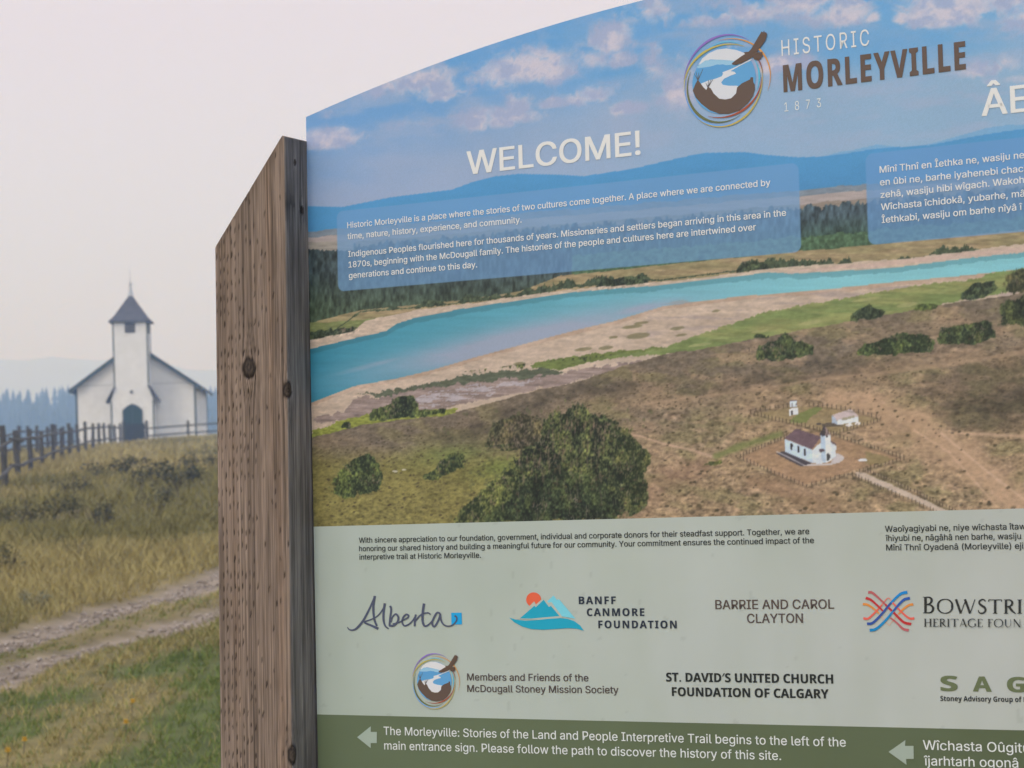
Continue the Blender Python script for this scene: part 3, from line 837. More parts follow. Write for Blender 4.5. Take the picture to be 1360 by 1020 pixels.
# ---- lettering
FDIR = os.path.join(bpy.utils.resource_path('LOCAL'), 'datafiles', 'fonts')
def load_font(n):
    try:
        return bpy.data.fonts.load(os.path.join(FDIR, n))
    except Exception:
        return None
F_SANS = load_font('Inter.woff2')
F_MATH = load_font('NotoSansMath-Regular.woff2')
def math_bold(s, base_u, base_l):
    o = ''
    for ch in s:
        if 'A' <= ch <= 'Z': o += chr(base_u + ord(ch) - 65)
        elif ch == '’': o += '′'
        elif 'a' <= ch <= 'z': o += chr(base_l + ord(ch) - 97)
        else: o += ch
    return o
def glyphs(s, font, off, spacing=1.0):
    cu = bpy.data.curves.new('lettering', 'FONT')
    cu.body = s
    if font: cu.font = font
    cu.size = 1.0
    cu.offset = off
    cu.space_character = spacing
    cu.resolution_u = 3
    cu.fill_mode = 'NONE'
    o = bpy.data.objects.new('lettering', cu)
    me = bpy.data.meshes.new_from_object(o)
    v = np.zeros(len(me.vertices) * 3, np.float32)
    me.vertices.foreach_get('co', v)
    v = v.reshape(-1, 3)
    nb = {}
    for e_ in me.edges:
        p_, q_ = e_.vertices
        nb.setdefault(p_, []).append(q_)
        nb.setdefault(q_, []).append(p_)
    bpy.data.objects.remove(o)
    bpy.data.meshes.remove(me)
    bpy.data.curves.remove(cu)
    loops, seen = [], set()
    for st_ in range(len(v)):
        if st_ in seen or st_ not in nb: continue
        lp, cur, prev = [st_], nb[st_][0], st_
        seen.add(st_)
        while cur != st_ and cur not in seen:
            seen.add(cur)
            lp.append(cur)
            nx = [k for k in nb[cur] if k != prev]
            prev, cur = cur, (nx[0] if nx else st_)
        # vertices come in contour order, so the index order gives the winding
        lp = sorted(lp) if max(lp) - min(lp) == len(lp) - 1 else lp
        loops.append(lp)
    def area(lp):
        p = v[lp]
        return .5 * float(np.sum(p[:, 0] * np.roll(p[:, 1], -1) - np.roll(p[:, 0], -1) * p[:, 1]))
    ar_ = [area(l) for l in loops]
    sgn = np.sign(ar_[int(np.argmax(np.abs(ar_)))])
    outer = [l for l, a_ in zip(loops, ar_) if a_ * sgn > 0]
    hole = [l for l, a_ in zip(loops, ar_) if a_ * sgn <= 0]
    groups = [[l] for l in outer]
    for hl in hole:
        x, y = v[hl[0]][:2]
        best = None
        for g_ in groups:
            p = v[g_[0]]
            if p[:, 0].min() <= x <= p[:, 0].max() and p[:, 1].min() <= y <= p[:, 1].max() and inside([tuple(k) for k in p[:, :2]], x, y):
                if best is None or len(p) > len(v[best[0]]): best = g_
        if best is not None: best.append(hl)
    from mathutils.geometry import tessellate_polygon
    f = []
    for g_ in groups:
        flat = [i for l in g_ for i in l]
        f += [tuple(flat[i] for i in t) for t in tessellate_polygon([[Vector((float(v[i][0]), float(v[i][1]), 0)) for i in l] for l in g_])]
    return v, f
_cap = {}
def cap_height(font, off, probe='H'):
    k = (font.name if font else '', off, probe)
    if k not in _cap:
        v, _ = glyphs(probe, font, off)
        _cap[k] = (v[:, 1].min(), v[:, 1].max())
    return _cap[k]
class Ink:
    """one block of printing: text and flat shapes, each a hair in front of the one before"""
    def __init__(self, y=Y_TEXT):
        self.v, self.f, self.c, self.y = [], [], [], y
    def add(self, pts, faces, col):
        n = sum(len(a) for a in self.v)
        self.v.append(np.array([(p[0], self.y, p[1]) for p in pts], float))
        self.c.append(np.broadcast_to(albedo(np.array(col, float)), (len(pts), 3)))
        self.f += [tuple(n + i for i in f) for f in faces]
    def text(self, s, xl, yl, xr, yr, cap, col, font=None, off=0.0, spacing=1.0, probe='H'):
        font = font or F_SANS
        v, f = glyphs(s, font, 0.0, spacing)
        lo, hi = cap_height(font, 0.0, probe)
        x0, x1 = v[:, 0].min() - off, v[:, 0].max() + off
        a, b, c = np.array(S(xl, yl)), np.array(S(xr, yr)), np.array(S(xl, yl - cap))
        hgt = c[1] - a[1]
        # heavier weights: the strokes are widened by laying shifted copies a hair apart
        sh = [(0, 0)] if off <= 0 else [(-off, -off * .5), (off, -off * .5), (-off, off * .5), (off, off * .5)]
        y_keep = self.y
        for ox, oy in sh:
            k = (v[:, 0] + ox - x0) / (x1 - x0)
            P = a + (b - a) * k[:, None]
            P[:, 1] += (v[:, 1] + oy - lo) / (hi - lo) * hgt
            self.add(P, f, col)
            self.y -= 0.00002
        self.y = y_keep
        return self
    def poly(self, pts, col, step=True):
        P = [S(*p) for p in pts]
        return self.ppoly(P, col, step)
    def ppoly(self, P, col, step=True):
        from mathutils.geometry import tessellate_polygon
        tri = tessellate_polygon([[Vector((p[0], p[1], 0)) for p in P]])
        if step: self.y -= 0.00003
        self.add(P, tri, col)
        return self
    def stroke(self, pts, w0, w1, col, step=True, conv=None, n=10, mid=None):
        """a tapering brush stroke through points (Catmull-Rom), widths in photograph pixels"""
        p = np.array(pts, float)
        pp = np.vstack([2 * p[0] - p[1], p, 2 * p[-1] - p[-2]])
        out = []
        for i in range(1, len(pp) - 2):
            for t in np.linspace(0, 1, n, endpoint=(i == len(pp) - 3)):
                a, b, c, d = pp[i - 1:i + 3]
                out.append(.5 * (2 * b + (c - a) * t + (2 * a - 5 * b + 4 * c - d) * t * t + (3 * b - a - 3 * c + d) * t ** 3))
        out = np.array(out)
        tg = np.gradient(out, axis=0)
        tg /= np.linalg.norm(tg, axis=1)[:, None] + 1e-9
        nn = np.stack([-tg[:, 1], tg[:, 0]], 1)
        k = np.linspace(0, 1, len(out))
        w = w0 + (w1 - w0) * k if mid is None else np.interp(k, [0, .5, 1], [w0, mid, w1])
        L, Rr = out + nn * w[:, None] / 2, out - nn * w[:, None] / 2
        pts2 = np.vstack([L, Rr])
        if conv is not None: pts2 = [conv(*q) for q in pts2]
        P = [S(*q) for q in pts2]
        m_ = len(out)
        fs = [(i, i + 1, m_ + i + 1, m_ + i) for i in range(m_ - 1)]
        if step: self.y -= 0.00003
        self.add(P, fs, col)
        return self
    def build(self, name, label=None):
        V_ = np.vstack(self.v)
        me = bpy.data.meshes.new(name)
        me.from_pydata(V_.tolist(), [], self.f)
        ca = me.color_attributes.new('ink', 'FLOAT_COLOR', 'POINT')
        c = np.ones((len(V_), 4), np.float32)
        c[:, :3] = np.vstack(self.c)
        ca.data.foreach_set('color', c.ravel())
        o = link(name, me, panel, M_INK)
        if label: o['label'] = label
        return o

WHITE, PALE = (214, 210, 220), (204, 208, 220)
SEMI, BOLD = 0.009, 0.022
Ink().text('WELCOME!', 620.8, 232.0, 851.4, 205.1, 30.3, WHITE, off=.012).build('heading_lettering', 'white capitals WELCOME!')
Ink().text('ÂE', 1304.2, 154.2, 1368, 147.4, 35, WHITE, off=.012).build('heading_lettering', 'white capitals cut off at the picture edge')
p1 = Ink()
for a in (('Historic Morleyville is a place where the stories of two cultures come together. A place where we are connected by', 461.9, 303.2, 1023.8, 246.4),
          ('time, nature, history, experience, and community.', 462.2, 318.0, 693.4, 295.6),
          ('Indigenous Peoples flourished here for thousands of years. Missionaries and settlers began arriving in this area in the', 463.2, 341.4, 1044.6, 286.6),
          ('1870s, beginning with the McDougall family. The histories of the people and cultures here are intertwined over', 463.6, 355.6, 1004.6, 305.6),
          ('generations and continue to this day.', 464.0, 370.0, 634.4, 355.2)):
    p1.text(a[0], *a[1:], 7.8, (212, 212, 224), off=SEMI)
p1.build('paragraph_lettering', 'white English paragraphs on the left blue box')
p2 = Ink()
for a in (('Mînî Thnî en Îethka ne, wasiju ne', 1168.8, 229.8, 1360.8, 210.0), ('en ûbi ne, barhe iyahenebi chach', 1169.2, 246.6, 1367, 227.6),
          ('zehâ, wasiju hibi wîgach. Wakoh', 1170, 263.2, 1360.5, 243.0), ('Wîchasta îchidokâ, yubarhe, mâ', 1170.6, 279.4, 1361.5, 261.0),
          ('Îethkabi, wasiju om barhe nîyâ î', 1171.6, 296.4, 1358.4, 278.8)):
    p2.text(a[0], *a[1:], 8.7, (212, 212, 224), off=SEMI)
p2.build('paragraph_lettering', 'white paragraph with circumflex accents on the right blue box')
BLK = (38, 42, 42)
p3 = Ink()
for a in (('With sincere appreciation to our foundation, government, individual and corporate donors for their steadfast support. Together, we are', 477.4, 721.0, 1075.4, 709.3),
          ('honoring our shared history and building a meaningful future for our community. Your commitment ensures the continued impact of the', 477.6, 732.1, 1081.6, 721.3),
          ('interpretive trail at Historic Morleyville.', 478, 743.2, 639.4, 740.7)):
    p3.text(a[0], *a[1:], 7.0, BLK, off=SEMI)
p3.build('thanks_lettering', 'black English thanks to donors')
p4 = Ink()
for a in (('Waoîyagiyabi ne, niye wîchasta îtaw', 1175.9, 706.3, 1363, 702.9), ('îhiyubi ne, nâgâhâ nen barhe, wasiju', 1176.5, 718.6, 1356.6, 715.8),
          ('Mînî Thnî Oyadenâ (Morleyville) eji', 1177.5, 731.1, 1359.6, 728.8)):
    p4.text(a[0], *a[1:], 7.9, BLK, off=SEMI)
p4.build('thanks_lettering', 'black thanks with circumflex accents at the right')
GRN_W = (206, 210, 216)
p5 = Ink()
p5.text('The Morleyville: Stories of the Land and People Interpretive Trail begins to the left of the', 510.2, 975.8, 1124, 991.6, 10.9, GRN_W, off=.004)
p5.text('main entrance sign. Please follow the path to discover the history of this site.', 511, 995.2, 1038, 1009.4, 10.9, GRN_W, off=.004)
p5.build('direction_lettering', 'white English directions on the green band')
p6 = Ink()
p6.text('Wîchasta Oûgitû', 1226.5, 995.4, 1368, 999.8, 12.5, GRN_W, off=.004)
p6.text('îjarhtarh ogonâ', 1227.5, 1016.2, 1353, 1019.6, 12.5, GRN_W, off=.004)
p6.build('direction_lettering', 'white directions with circumflex accents on the green band')
ar = lambda pts, ox, oy, k: [(ox + x / k, oy + y / k) for x, y in pts]
Ink().poly(ar([(60, 116), (132, 58), (132, 88), (164, 88), (164, 147), (132, 147), (132, 174)], 460, 950, 4.0), (150, 164, 154)).build('direction_arrow')
Ink().poly(ar([(140, 262), (292, 155), (288, 208), (365, 208), (367, 325), (298, 325), (302, 378)], 1160, 960, 6.8), (148, 160, 150)).build('direction_arrow')

# title lettering
SB = lambda s_: math_bold(s_, 0x1D5D4, 0x1D5EE)
BRN = (90, 74, 66)
ti = Ink()
ti.text('HISTORIC', 1038.7, 74.8, 1155, 60.4, 21.2, (214, 214, 226), spacing=1.25)
ti.text(SB('MORLEYVILLE'), 1041.2, 122.4, 1283.4, 91.6, 35.2, BRN, F_MATH, off=.012, spacing=1.10, probe=SB('H'))
ti.text('1873', 1042.4, 148.4, 1091, 142.4, 12.0, (206, 212, 226), spacing=1.9)
ti.build('title_lettering', 'brown and white title beside the round emblem')

# round emblem, drawn in the large one's own pixel frame
def make_emblem(name, conv, rings_bright=1.0, bgw=(198, 201, 217)):
    g = Ink()
    C = lambda pts: [conv(890 + x / 6.376, 20 + y / 6.376) for x, y in pts]
    def P(pts, col, step=True): g.poly(C(pts), col, step)
    def arc(cx_, cy_, rx_, ry_, a0, a1, w0, wm, w1, col):
        pts = []
        for a in np.linspace(R(a0), R(a1), 30):
            pts.append((890 + (cx_ + rx_ * math.cos(a)) / 6.376, 20 + (cy_ - ry_ * math.sin(a) - .12 * rx_ * math.cos(a)) / 6.376))
        g.stroke(pts, w0 / 6.376, w1 / 6.376, col, conv=conv, n=2, mid=wm / 6.376)
    # disc: pale sky, blue hills
    disc = []
    for a in np.linspace(0, 2 * math.pi, 48, endpoint=False):
        disc.append((460 + 268 * math.cos(a), 560 - 276 * math.sin(a) - .12 * 268 * math.cos(a)))
    P(disc, (88, 150, 198))
    P([(243, 424), (275, 370), (330, 325), (400, 294), (480, 284), (560, 296), (640, 325), (700, 362), (640, 385), (540, 388), (430, 380), (340, 378)], bgw)
    P([(230, 440), (300, 386), (400, 380), (540, 388), (650, 385), (590, 420), (480, 425), (400, 420), (330, 442), (240, 455)], (140, 182, 214))
    P([(205, 520), (240, 452), (330, 440), (400, 425), (450, 418), (520, 440), (560, 450), (420, 500), (300, 560), (215, 590)], (84, 146, 196))
    # white river and terrace
    P([(265, 582), (330, 555), (390, 540), (440, 520), (452, 500), (446, 486), (500, 466), (560, 440), (640, 398), (696, 370), (690, 384), (600, 428), (515, 476), (550, 482), (562, 498), (520, 512), (460, 540), (436, 572), (450, 592), (500, 600), (575, 600), (590, 640), (560, 700), (430, 730), (340, 680), (300, 640)], bgw)
    # brown land with tepees and church
    P([(195, 640), (215, 590), (238, 548), (262, 580), (285, 612), (310, 636), (322, 606), (348, 622), (372, 665), (420, 710), (470, 716), (520, 706), (562, 665), (570, 615), (610, 580), (660, 556), (682, 545), (684, 528), (706, 528), (708, 568), (720, 590), (722, 630), (704, 690), (660, 750), (590, 808), (500, 838), (420, 838), (340, 808), (270, 755), (220, 700)], BRN)
    for a_, b_ in (((238, 552), (206, 495)), ((240, 552), (222, 480)), ((242, 552), (246, 488)), ((242, 552), (268, 486)), ((240, 552), (282, 458)), ((322, 610), (306, 575)), ((324, 610), (330, 550)), ((326, 610), (352, 545)), ((328, 610), (368, 543))):
        g.stroke([(890 + a_[0] / 6.376, 20 + a_[1] / 6.376), (890 + b_[0] / 6.376, 20 + b_[1] / 6.376)], 1.1, .45, (84, 84, 88), conv=conv, n=3)
    # rings
    arc(470, 560, 352, 390, 55, 172, 2, 20, 3, (128, 104, 178))
    arc(478, 560, 375, 356, -20, 100, 2, 17, 2, (196, 140, 76))
    arc(470, 560, 345, 310, 62, 188, 3, 19, 4, (176, 164, 84))
    arc(455, 575, 325, 360, 168, 320, 3, 17, 2, (104, 152, 212))
    arc(455, 575, 330, 370, 232, 375, 3, 18, 3, (176, 160, 88))
    arc(450, 585, 300, 322, 155, 300, 3, 24, 3, (98, 104, 66))
    arc(455, 575, 322, 292, 246, 362, 2, 20, 3, (150, 74, 50))
    arc(460, 560, 300, 300, -22, 35, 2, 18, 2, (84, 170, 200))
    arc(460, 560, 330, 310, 5, 40, 2, 12, 2, (126, 80, 70))
    arc(470, 560, 300, 330, 60, 120, 2, 10, 2, (92, 176, 206))
    # soaring bird
    P([(526, 412), (560, 385), (610, 350), (640, 332), (626, 318), (670, 312), (690, 290), (720, 240), (752, 185), (780, 140), (792, 150), (800, 132), (806, 150), (818, 148), (826, 165), (812, 215), (780, 262), (755, 292), (738, 318), (786, 314), (788, 340), (775, 372), (745, 384), (718, 380), (706, 358), (690, 364), (660, 385), (610, 410), (560, 424), (532, 420)], (88, 70, 60))
    return g.build(name)
big_em = make_emblem('site_emblem', lambda x, y: (x, y))
big_em['label'] = 'large round emblem with bird, river and tepees'
cL, cS = S(890 + 468 / 6.376, 20 + 560 / 6.376), S(578.2, 905.0)
def small_conv(x, y):
    s_, t_ = S(x, y)
    return tuple(float(k) for k in inv_S(cS[0] + (s_ - cL[0]) * .62, cS[1] + (t_ - cL[1]) * .63))
sm_em = make_emblem('site_emblem', small_conv, bgw=(204, 204, 214))
sm_em['label'] = 'small round emblem in the donor field'

# donor names and marks
D = Ink()
D.text('BARRIE AND CAROL', 950.6, 808.9, 1108.4, 808.3, 12, (78, 66, 62), off=.010)
D.text('CLAYTON', 992.7, 827.2, 1067, 826.9, 12, (78, 66, 62), off=.010)
D.build('donor_lettering', 'brown capitals BARRIE AND CAROL CLAYTON')
D = Ink()
D.text('Members and Friends of the', 621, 903.5, 782.2, 904.8, 9.2, (72, 62, 60), off=SEMI)
D.text('McDougall Stoney Mission Society', 621.2, 918.8, 822, 920.8, 9.2, (72, 62, 60), off=SEMI)
D.build('donor_lettering', 'brown lettering beside the small emblem')
D = Ink()
D.text(SB("ST. DAVID’S UNITED CHURCH"), 885.3, 904.9, 1107.2, 907.7, 11.6, (30, 34, 34), F_MATH, off=.008, probe=SB('H'))
D.text(SB('FOUNDATION OF CALGARY'), 893, 924.2, 1101.2, 927.5, 11.6, (30, 34, 34), F_MATH, off=.008, probe=SB('H'))
D.build('donor_lettering', "black bold capitals ST. DAVID'S UNITED CHURCH")
D = Ink()
D.text(SB('S'), 1249.6, 917.3, 1272.6, 917.5, 19.6, (94, 104, 74), F_MATH, off=.012, probe=SB('H'))
D.text(SB('A'), 1292.6, 917.9, 1317.6, 918.3, 19.4, (94, 104, 74), F_MATH, off=.012, probe=SB('H'))
D.text(SB('G'), 1338, 918.7, 1362.6, 919.1, 19.6, (94, 104, 74), F_MATH, off=.012, probe=SB('H'))
D.text(SB('Stoney Advisory Group of E'), 1249.4, 930.8, 1363.6, 932.4, 6.7, (26, 28, 28), F_MATH, off=.002, probe=SB('H'))
D.build('donor_lettering', 'wide green capitals over a small black line')
TK, TN = .135, .05
GLY = {
    'B': (.62, [([(.16, 0), (.16, 1)], TK, TK, TK), ([(.16, .975), (.36, .965), (.48, .86), (.47, .70), (.36, .57), (.16, .54)], TN, TN, TK), ([(.18, .53), (.42, .50), (.56, .36), (.55, .18), (.42, .04), (.16, .025)], TN, TN, TK)], [.16]),
    'O': (.98, [([(.49, 1), (.26, .93), (.1, .72), (.08, .5), (.1, .28), (.26, .07), (.49, 0)], TN, TN, TK), ([(.49, 1), (.72, .93), (.88, .72), (.9, .5), (.88, .28), (.72, .07), (.49, 0)], TN, TN, TK)], []),
    'W': (1.26, [([(.08, 1), (.36, 0)], TK, TK, TK), ([(.36, 0), (.64, .95)], TN, TN, TN), ([(.6, 1), (.9, 0)], TK, TK, TK), ([(.9, 0), (1.18, 1)], TN, TN, TN)], []),
    'S': (.56, [([(.46, .84), (.42, .95), (.28, .985), (.13, .88), (.12, .70), (.27, .55), (.42, .42), (.47, .22), (.36, .05), (.2, .015), (.09, .1), (.06, .24)], TN, TN, TK)], []),
    'T': (.82, [([(.41, 0), (.41, .97)], TK, TK, TK), ([(.04, .97), (.78, .97)], TN, TN, TN), ([(.05, 1), (.03, .84)], TN, TN, TN), ([(.77, 1), (.79, .84)], TN, TN, TN)], [.41]),
    'R': (.72, [([(.16, 0), (.16, 1)], TK, TK, TK), ([(.16, .975), (.38, .965), (.51, .84), (.5, .66), (.37, .52), (.16, .5)], TN, TN, TK), ([(.33, .5), (.5, .22), (.72, .0)], TK, TN, TK)], [.16]),
    'I': (.34, [([(.17, 0), (.17, 1)], TK, TK, TK)], [.17]),
    'H': (.86, [([(.16, 0), (.16, 1)], TK, TK, TK), ([(.7, 0), (.7, 1)], TK, TK, TK), ([(.16, .52), (.7, .52)], TN, TN, TN)], [.16, .7]),
    'E': (.6, [([(.16, 0), (.16, 1)], TK, TK, TK), ([(.16, .97), (.52, .97), (.53, .84)], TN, TN, TN), ([(.16, .52), (.44, .52)], TN, TN, TN), ([(.16, .03), (.54, .03), (.57, .18)], TN, TN, TN)], [.16]),
    'A': (.8, [([(.08, 0), (.4, 1)], TN, TN, TN), ([(.37, 1.02), (.72, 0)], TK, TK, TK), ([(.19, .34), (.6, .34)], TN, TN, TN)], []),
    'G': (.9, [([(.8, .82), (.7, .95), (.5, 1), (.27, .93), (.1, .72), (.08, .5), (.1, .28), (.27, .07), (.52, 0), (.78, .1)], TN, TN, TK), ([(.78, .1), (.78, .44)], TK, TK, TK)], []),
    'F': (.58, [([(.16, 0), (.16, 1)], TK, TK, TK), ([(.16, .97), (.52, .97), (.53, .84)], TN, TN, TN), ([(.16, .52), (.44, .52)], TN, TN, TN)], [.16]),
    'U': (.84, [([(.17, 1), (.17, .35), (.26, .08), (.44, .01), (.6, .08), (.69, .35), (.69, 1)], TK, TN, TN)], []),
    'N': (.9, [([(.15, 0), (.15, 1)], TN, TN, TN), ([(.13, 1), (.74, 0)], TK, TK, TK), ([(.74, 0), (.74, 1)], TN, TN, TN)], []),
    ' ': (.36, [], [])}
def serif_text(D, s_, xl, yl, xr, yr, cap, col, gap=.06):
    W = sum(GLY[c][0] + gap for c in s_) - gap
    sx_ = (xr - xl) / W
    x = 0
    for c in s_:
        w_, st, sf = GLY[c]
        M = lambda p: (xl + (x + p[0]) * sx_, yl + (yr - yl) * (x + p[0]) / W - p[1] * cap)
        for pts, a_, b_, m_ in st:
            D.stroke([M(p) for p in pts], a_ * sx_, b_ * sx_, col, mid=m_ * sx_, n=6)
        for q_ in sf:
            for yy in ((.02, .98) if c in 'IHRBEFT' else ()):
                if c == 'T' and yy > .5: continue
                D.stroke([M((q_ - .13, yy)), M((q_ + .13, yy))], TN * .8 * cap, TN * .8 * cap, col, n=2)
        x += w_ + gap
D = Ink()
serif_text(D, 'B', 1225.6, 814.3, 1241.0, 814.4, 21.8, (40, 42, 42))
serif_text(D, 'OWSTRI', 1244.4, 814.4, 1358.6, 815.0, 18.8, (40, 42, 42))
serif_text(D, 'HERITAGE FOUN', 1227.4, 832.2, 1357.6, 832.8, 10.6, (44, 46, 46))
D.build('donor_lettering', 'black serif capitals beside the woven strand mark')
K = lambda pts: [(1130 + x / 5.665, 770 + y / 5.665) for x, y in pts]
D = Ink()
w = 19 / 5.665
D.stroke(K([(93, 183), (130, 188), (180, 222), (212, 250)]), w, w * .7, (204, 130, 62))
D.stroke(K([(212, 250), (245, 292), (290, 345)]), 1.0, .5, (206, 150, 110))
D.stroke(K([(472, 185), (440, 190), (400, 218), (362, 256)]), w, w * .7, (204, 130, 62))
D.stroke(K([(362, 256), (330, 292), (290, 345)]), 1.0, .5, (206, 150, 110))
D.stroke(K([(97, 290), (135, 290), (190, 240), (235, 190)]), w, w * .6, (214, 92, 80))
D.stroke(K([(235, 190), (258, 160), (285, 137), (310, 162)]), 1.4, 1.0, (206, 110, 96))
D.stroke(K([(480, 290), (440, 288), (380, 238), (310, 165)]), w, w * .6, (214, 92, 80))
D.stroke(K([(133, 94), (165, 98), (215, 140), (262, 185)]), w * 1.1, w * .7, (170, 88, 92))
D.stroke(K([(300, 285), (350, 325), (395, 368), (438, 380)]), w * .6, w * 1.1, (170, 88, 92))
D.stroke(K([(115, 136), (155, 152), (215, 205), (245, 235)]), w * 1.1, w * .6, (176, 42, 46))
D.stroke(K([(262, 185), (330, 252), (400, 318), (457, 333)]), w * .8, w * 1.1, (176, 42, 46))
D.stroke(K([(125, 332), (170, 322), (235, 258), (305, 172)]), w * 1.1, w * .8, (44, 74, 148))
D.stroke(K([(305, 172), (350, 128), (385, 102), (428, 93)]), w * .8, w * 1.2, (16, 122, 190))
D.stroke(K([(145, 380), (195, 368), (260, 310), (322, 235)]), w * 1.2, w * .8, (16, 122, 180))
D.stroke(K([(322, 235), (365, 185), (405, 148), (447, 138)]), w * .8, w * 1.1, (40, 80, 158))
D.build('woven_strand_mark')
B5 = lambda pts: [(660 + x / 5.231, 770 + y / 5.231) for x, y in pts]
D = Ink()
D.poly(B5([(258 + 52 * math.cos(a), 138 + 51 * math.sin(a)) for a in np.linspace(0, 2 * math.pi, 32, endpoint=False)]), (216, 92, 62))
D.poly(B5([(350, 152), (396, 109), (420, 140), (434, 134), (548, 270), (490, 260), (430, 250)]), (112, 190, 214))
D.poly(B5([(140, 272), (262, 150), (275, 172), (328, 122), (362, 160), (382, 155), (462, 262), (330, 280)]), (166, 172, 164))
D.poly(B5([(162, 268), (262, 181), (274, 190), (328, 138), (364, 188), (378, 181), (438, 252), (340, 260), (240, 270)]), (22, 150, 180))
D.poly(B5([(88, 262), (130, 276), (200, 284), (280, 280), (360, 271), (440, 266), (490, 270), (540, 287), (580, 316), (607, 354), (560, 340), (500, 336), (420, 341), (320, 347), (240, 342), (180, 325), (125, 296)]), (22, 150, 180))
D.build('mountain_mark')
D = Ink()
D.text(SB('BANFF'), 769.3, 802.3, 818.4, 802.2, 10.0, (36, 44, 58), F_MATH, off=.008, spacing=1.15, probe=SB('H'))
D.text(SB('CANMORE'), 780, 818.0, 856.4, 818.0, 10.0, (36, 44, 58), F_MATH, off=.008, spacing=1.15, probe=SB('H'))
D.text(SB('FOUNDATION'), 795.3, 834.2, 899.4, 834.5, 10.0, (36, 44, 58), F_MATH, off=.008, spacing=1.15, probe=SB('H'))
D.build('donor_lettering', 'dark stepped capitals BANFF CANMORE FOUNDATION')
A8 = lambda pts: [(450 + x / 7.556, 780 + y / 7.556) for x, y in pts]
D = Ink()
D.poly([(599.9, 813.8), (613.6, 813.6), (614.1, 829.2), (600.2, 829.4)], (22, 148, 206))
SL = (72, 78, 100)
for pts, a, b, mid in (
        ([(90, 400), (112, 425), (150, 428), (190, 405), (245, 340), (295, 250), (335, 165), (366, 88)], 1.2, 2.2, 3.2),
        ([(366, 86), (353, 165), (352, 245), (362, 325), (386, 388)], 3.2, 2.6, 3.0),
        ([(402, 416), (335, 385), (264, 350), (330, 322), (395, 285), (445, 222), (470, 165)], 3.4, 1.8, 1.8),
        ([(466, 160), (454, 250), (454, 330), (470, 385), (505, 418)], 3.2, 1.6, 2.8),
        ([(520, 185), (530, 222), (521, 300), (513, 384)], 2.8, 2.6, 2.6),
        ([(508, 382), (550, 384), (592, 350), (602, 300), (576, 268), (542, 300), (528, 350)], 3.0, 1.6, 2.6),
        ([(545, 366), (600, 355), (650, 330), (694, 306), (704, 284), (682, 272), (652, 300), (640, 345), (660, 384), (702, 374), (742, 338), (770, 296)], 1.6, 1.8, 2.6),
        ([(778, 272), (768, 325), (766, 390)], 2.6, 2.6, 2.6),
        ([(768, 348), (800, 304), (842, 268), (898, 256), (926, 272)], 1.8, 1.6, 2.2),
        ([(860, 162), (848, 245), (845, 330), (858, 378), (882, 388), (920, 362), (950, 326)], 3.2, 1.8, 2.8),
        ([(1022, 262), (992, 254), (966, 292), (942, 348), (950, 386), (970, 388), (994, 350), (1014, 302), (1022, 262)], 2.4, 2.2, 2.6),
        ([(1022, 262), (1030, 325), (1056, 372), (1100, 390), (1150, 376), (1184, 338), (1188, 302), (1168, 284)], 2.6, 2.2, 1.8)):
    D.stroke(A8(pts), a, b, SL, mid=mid)
D.build('script_wordmark', 'slate handwritten word with a blue square')

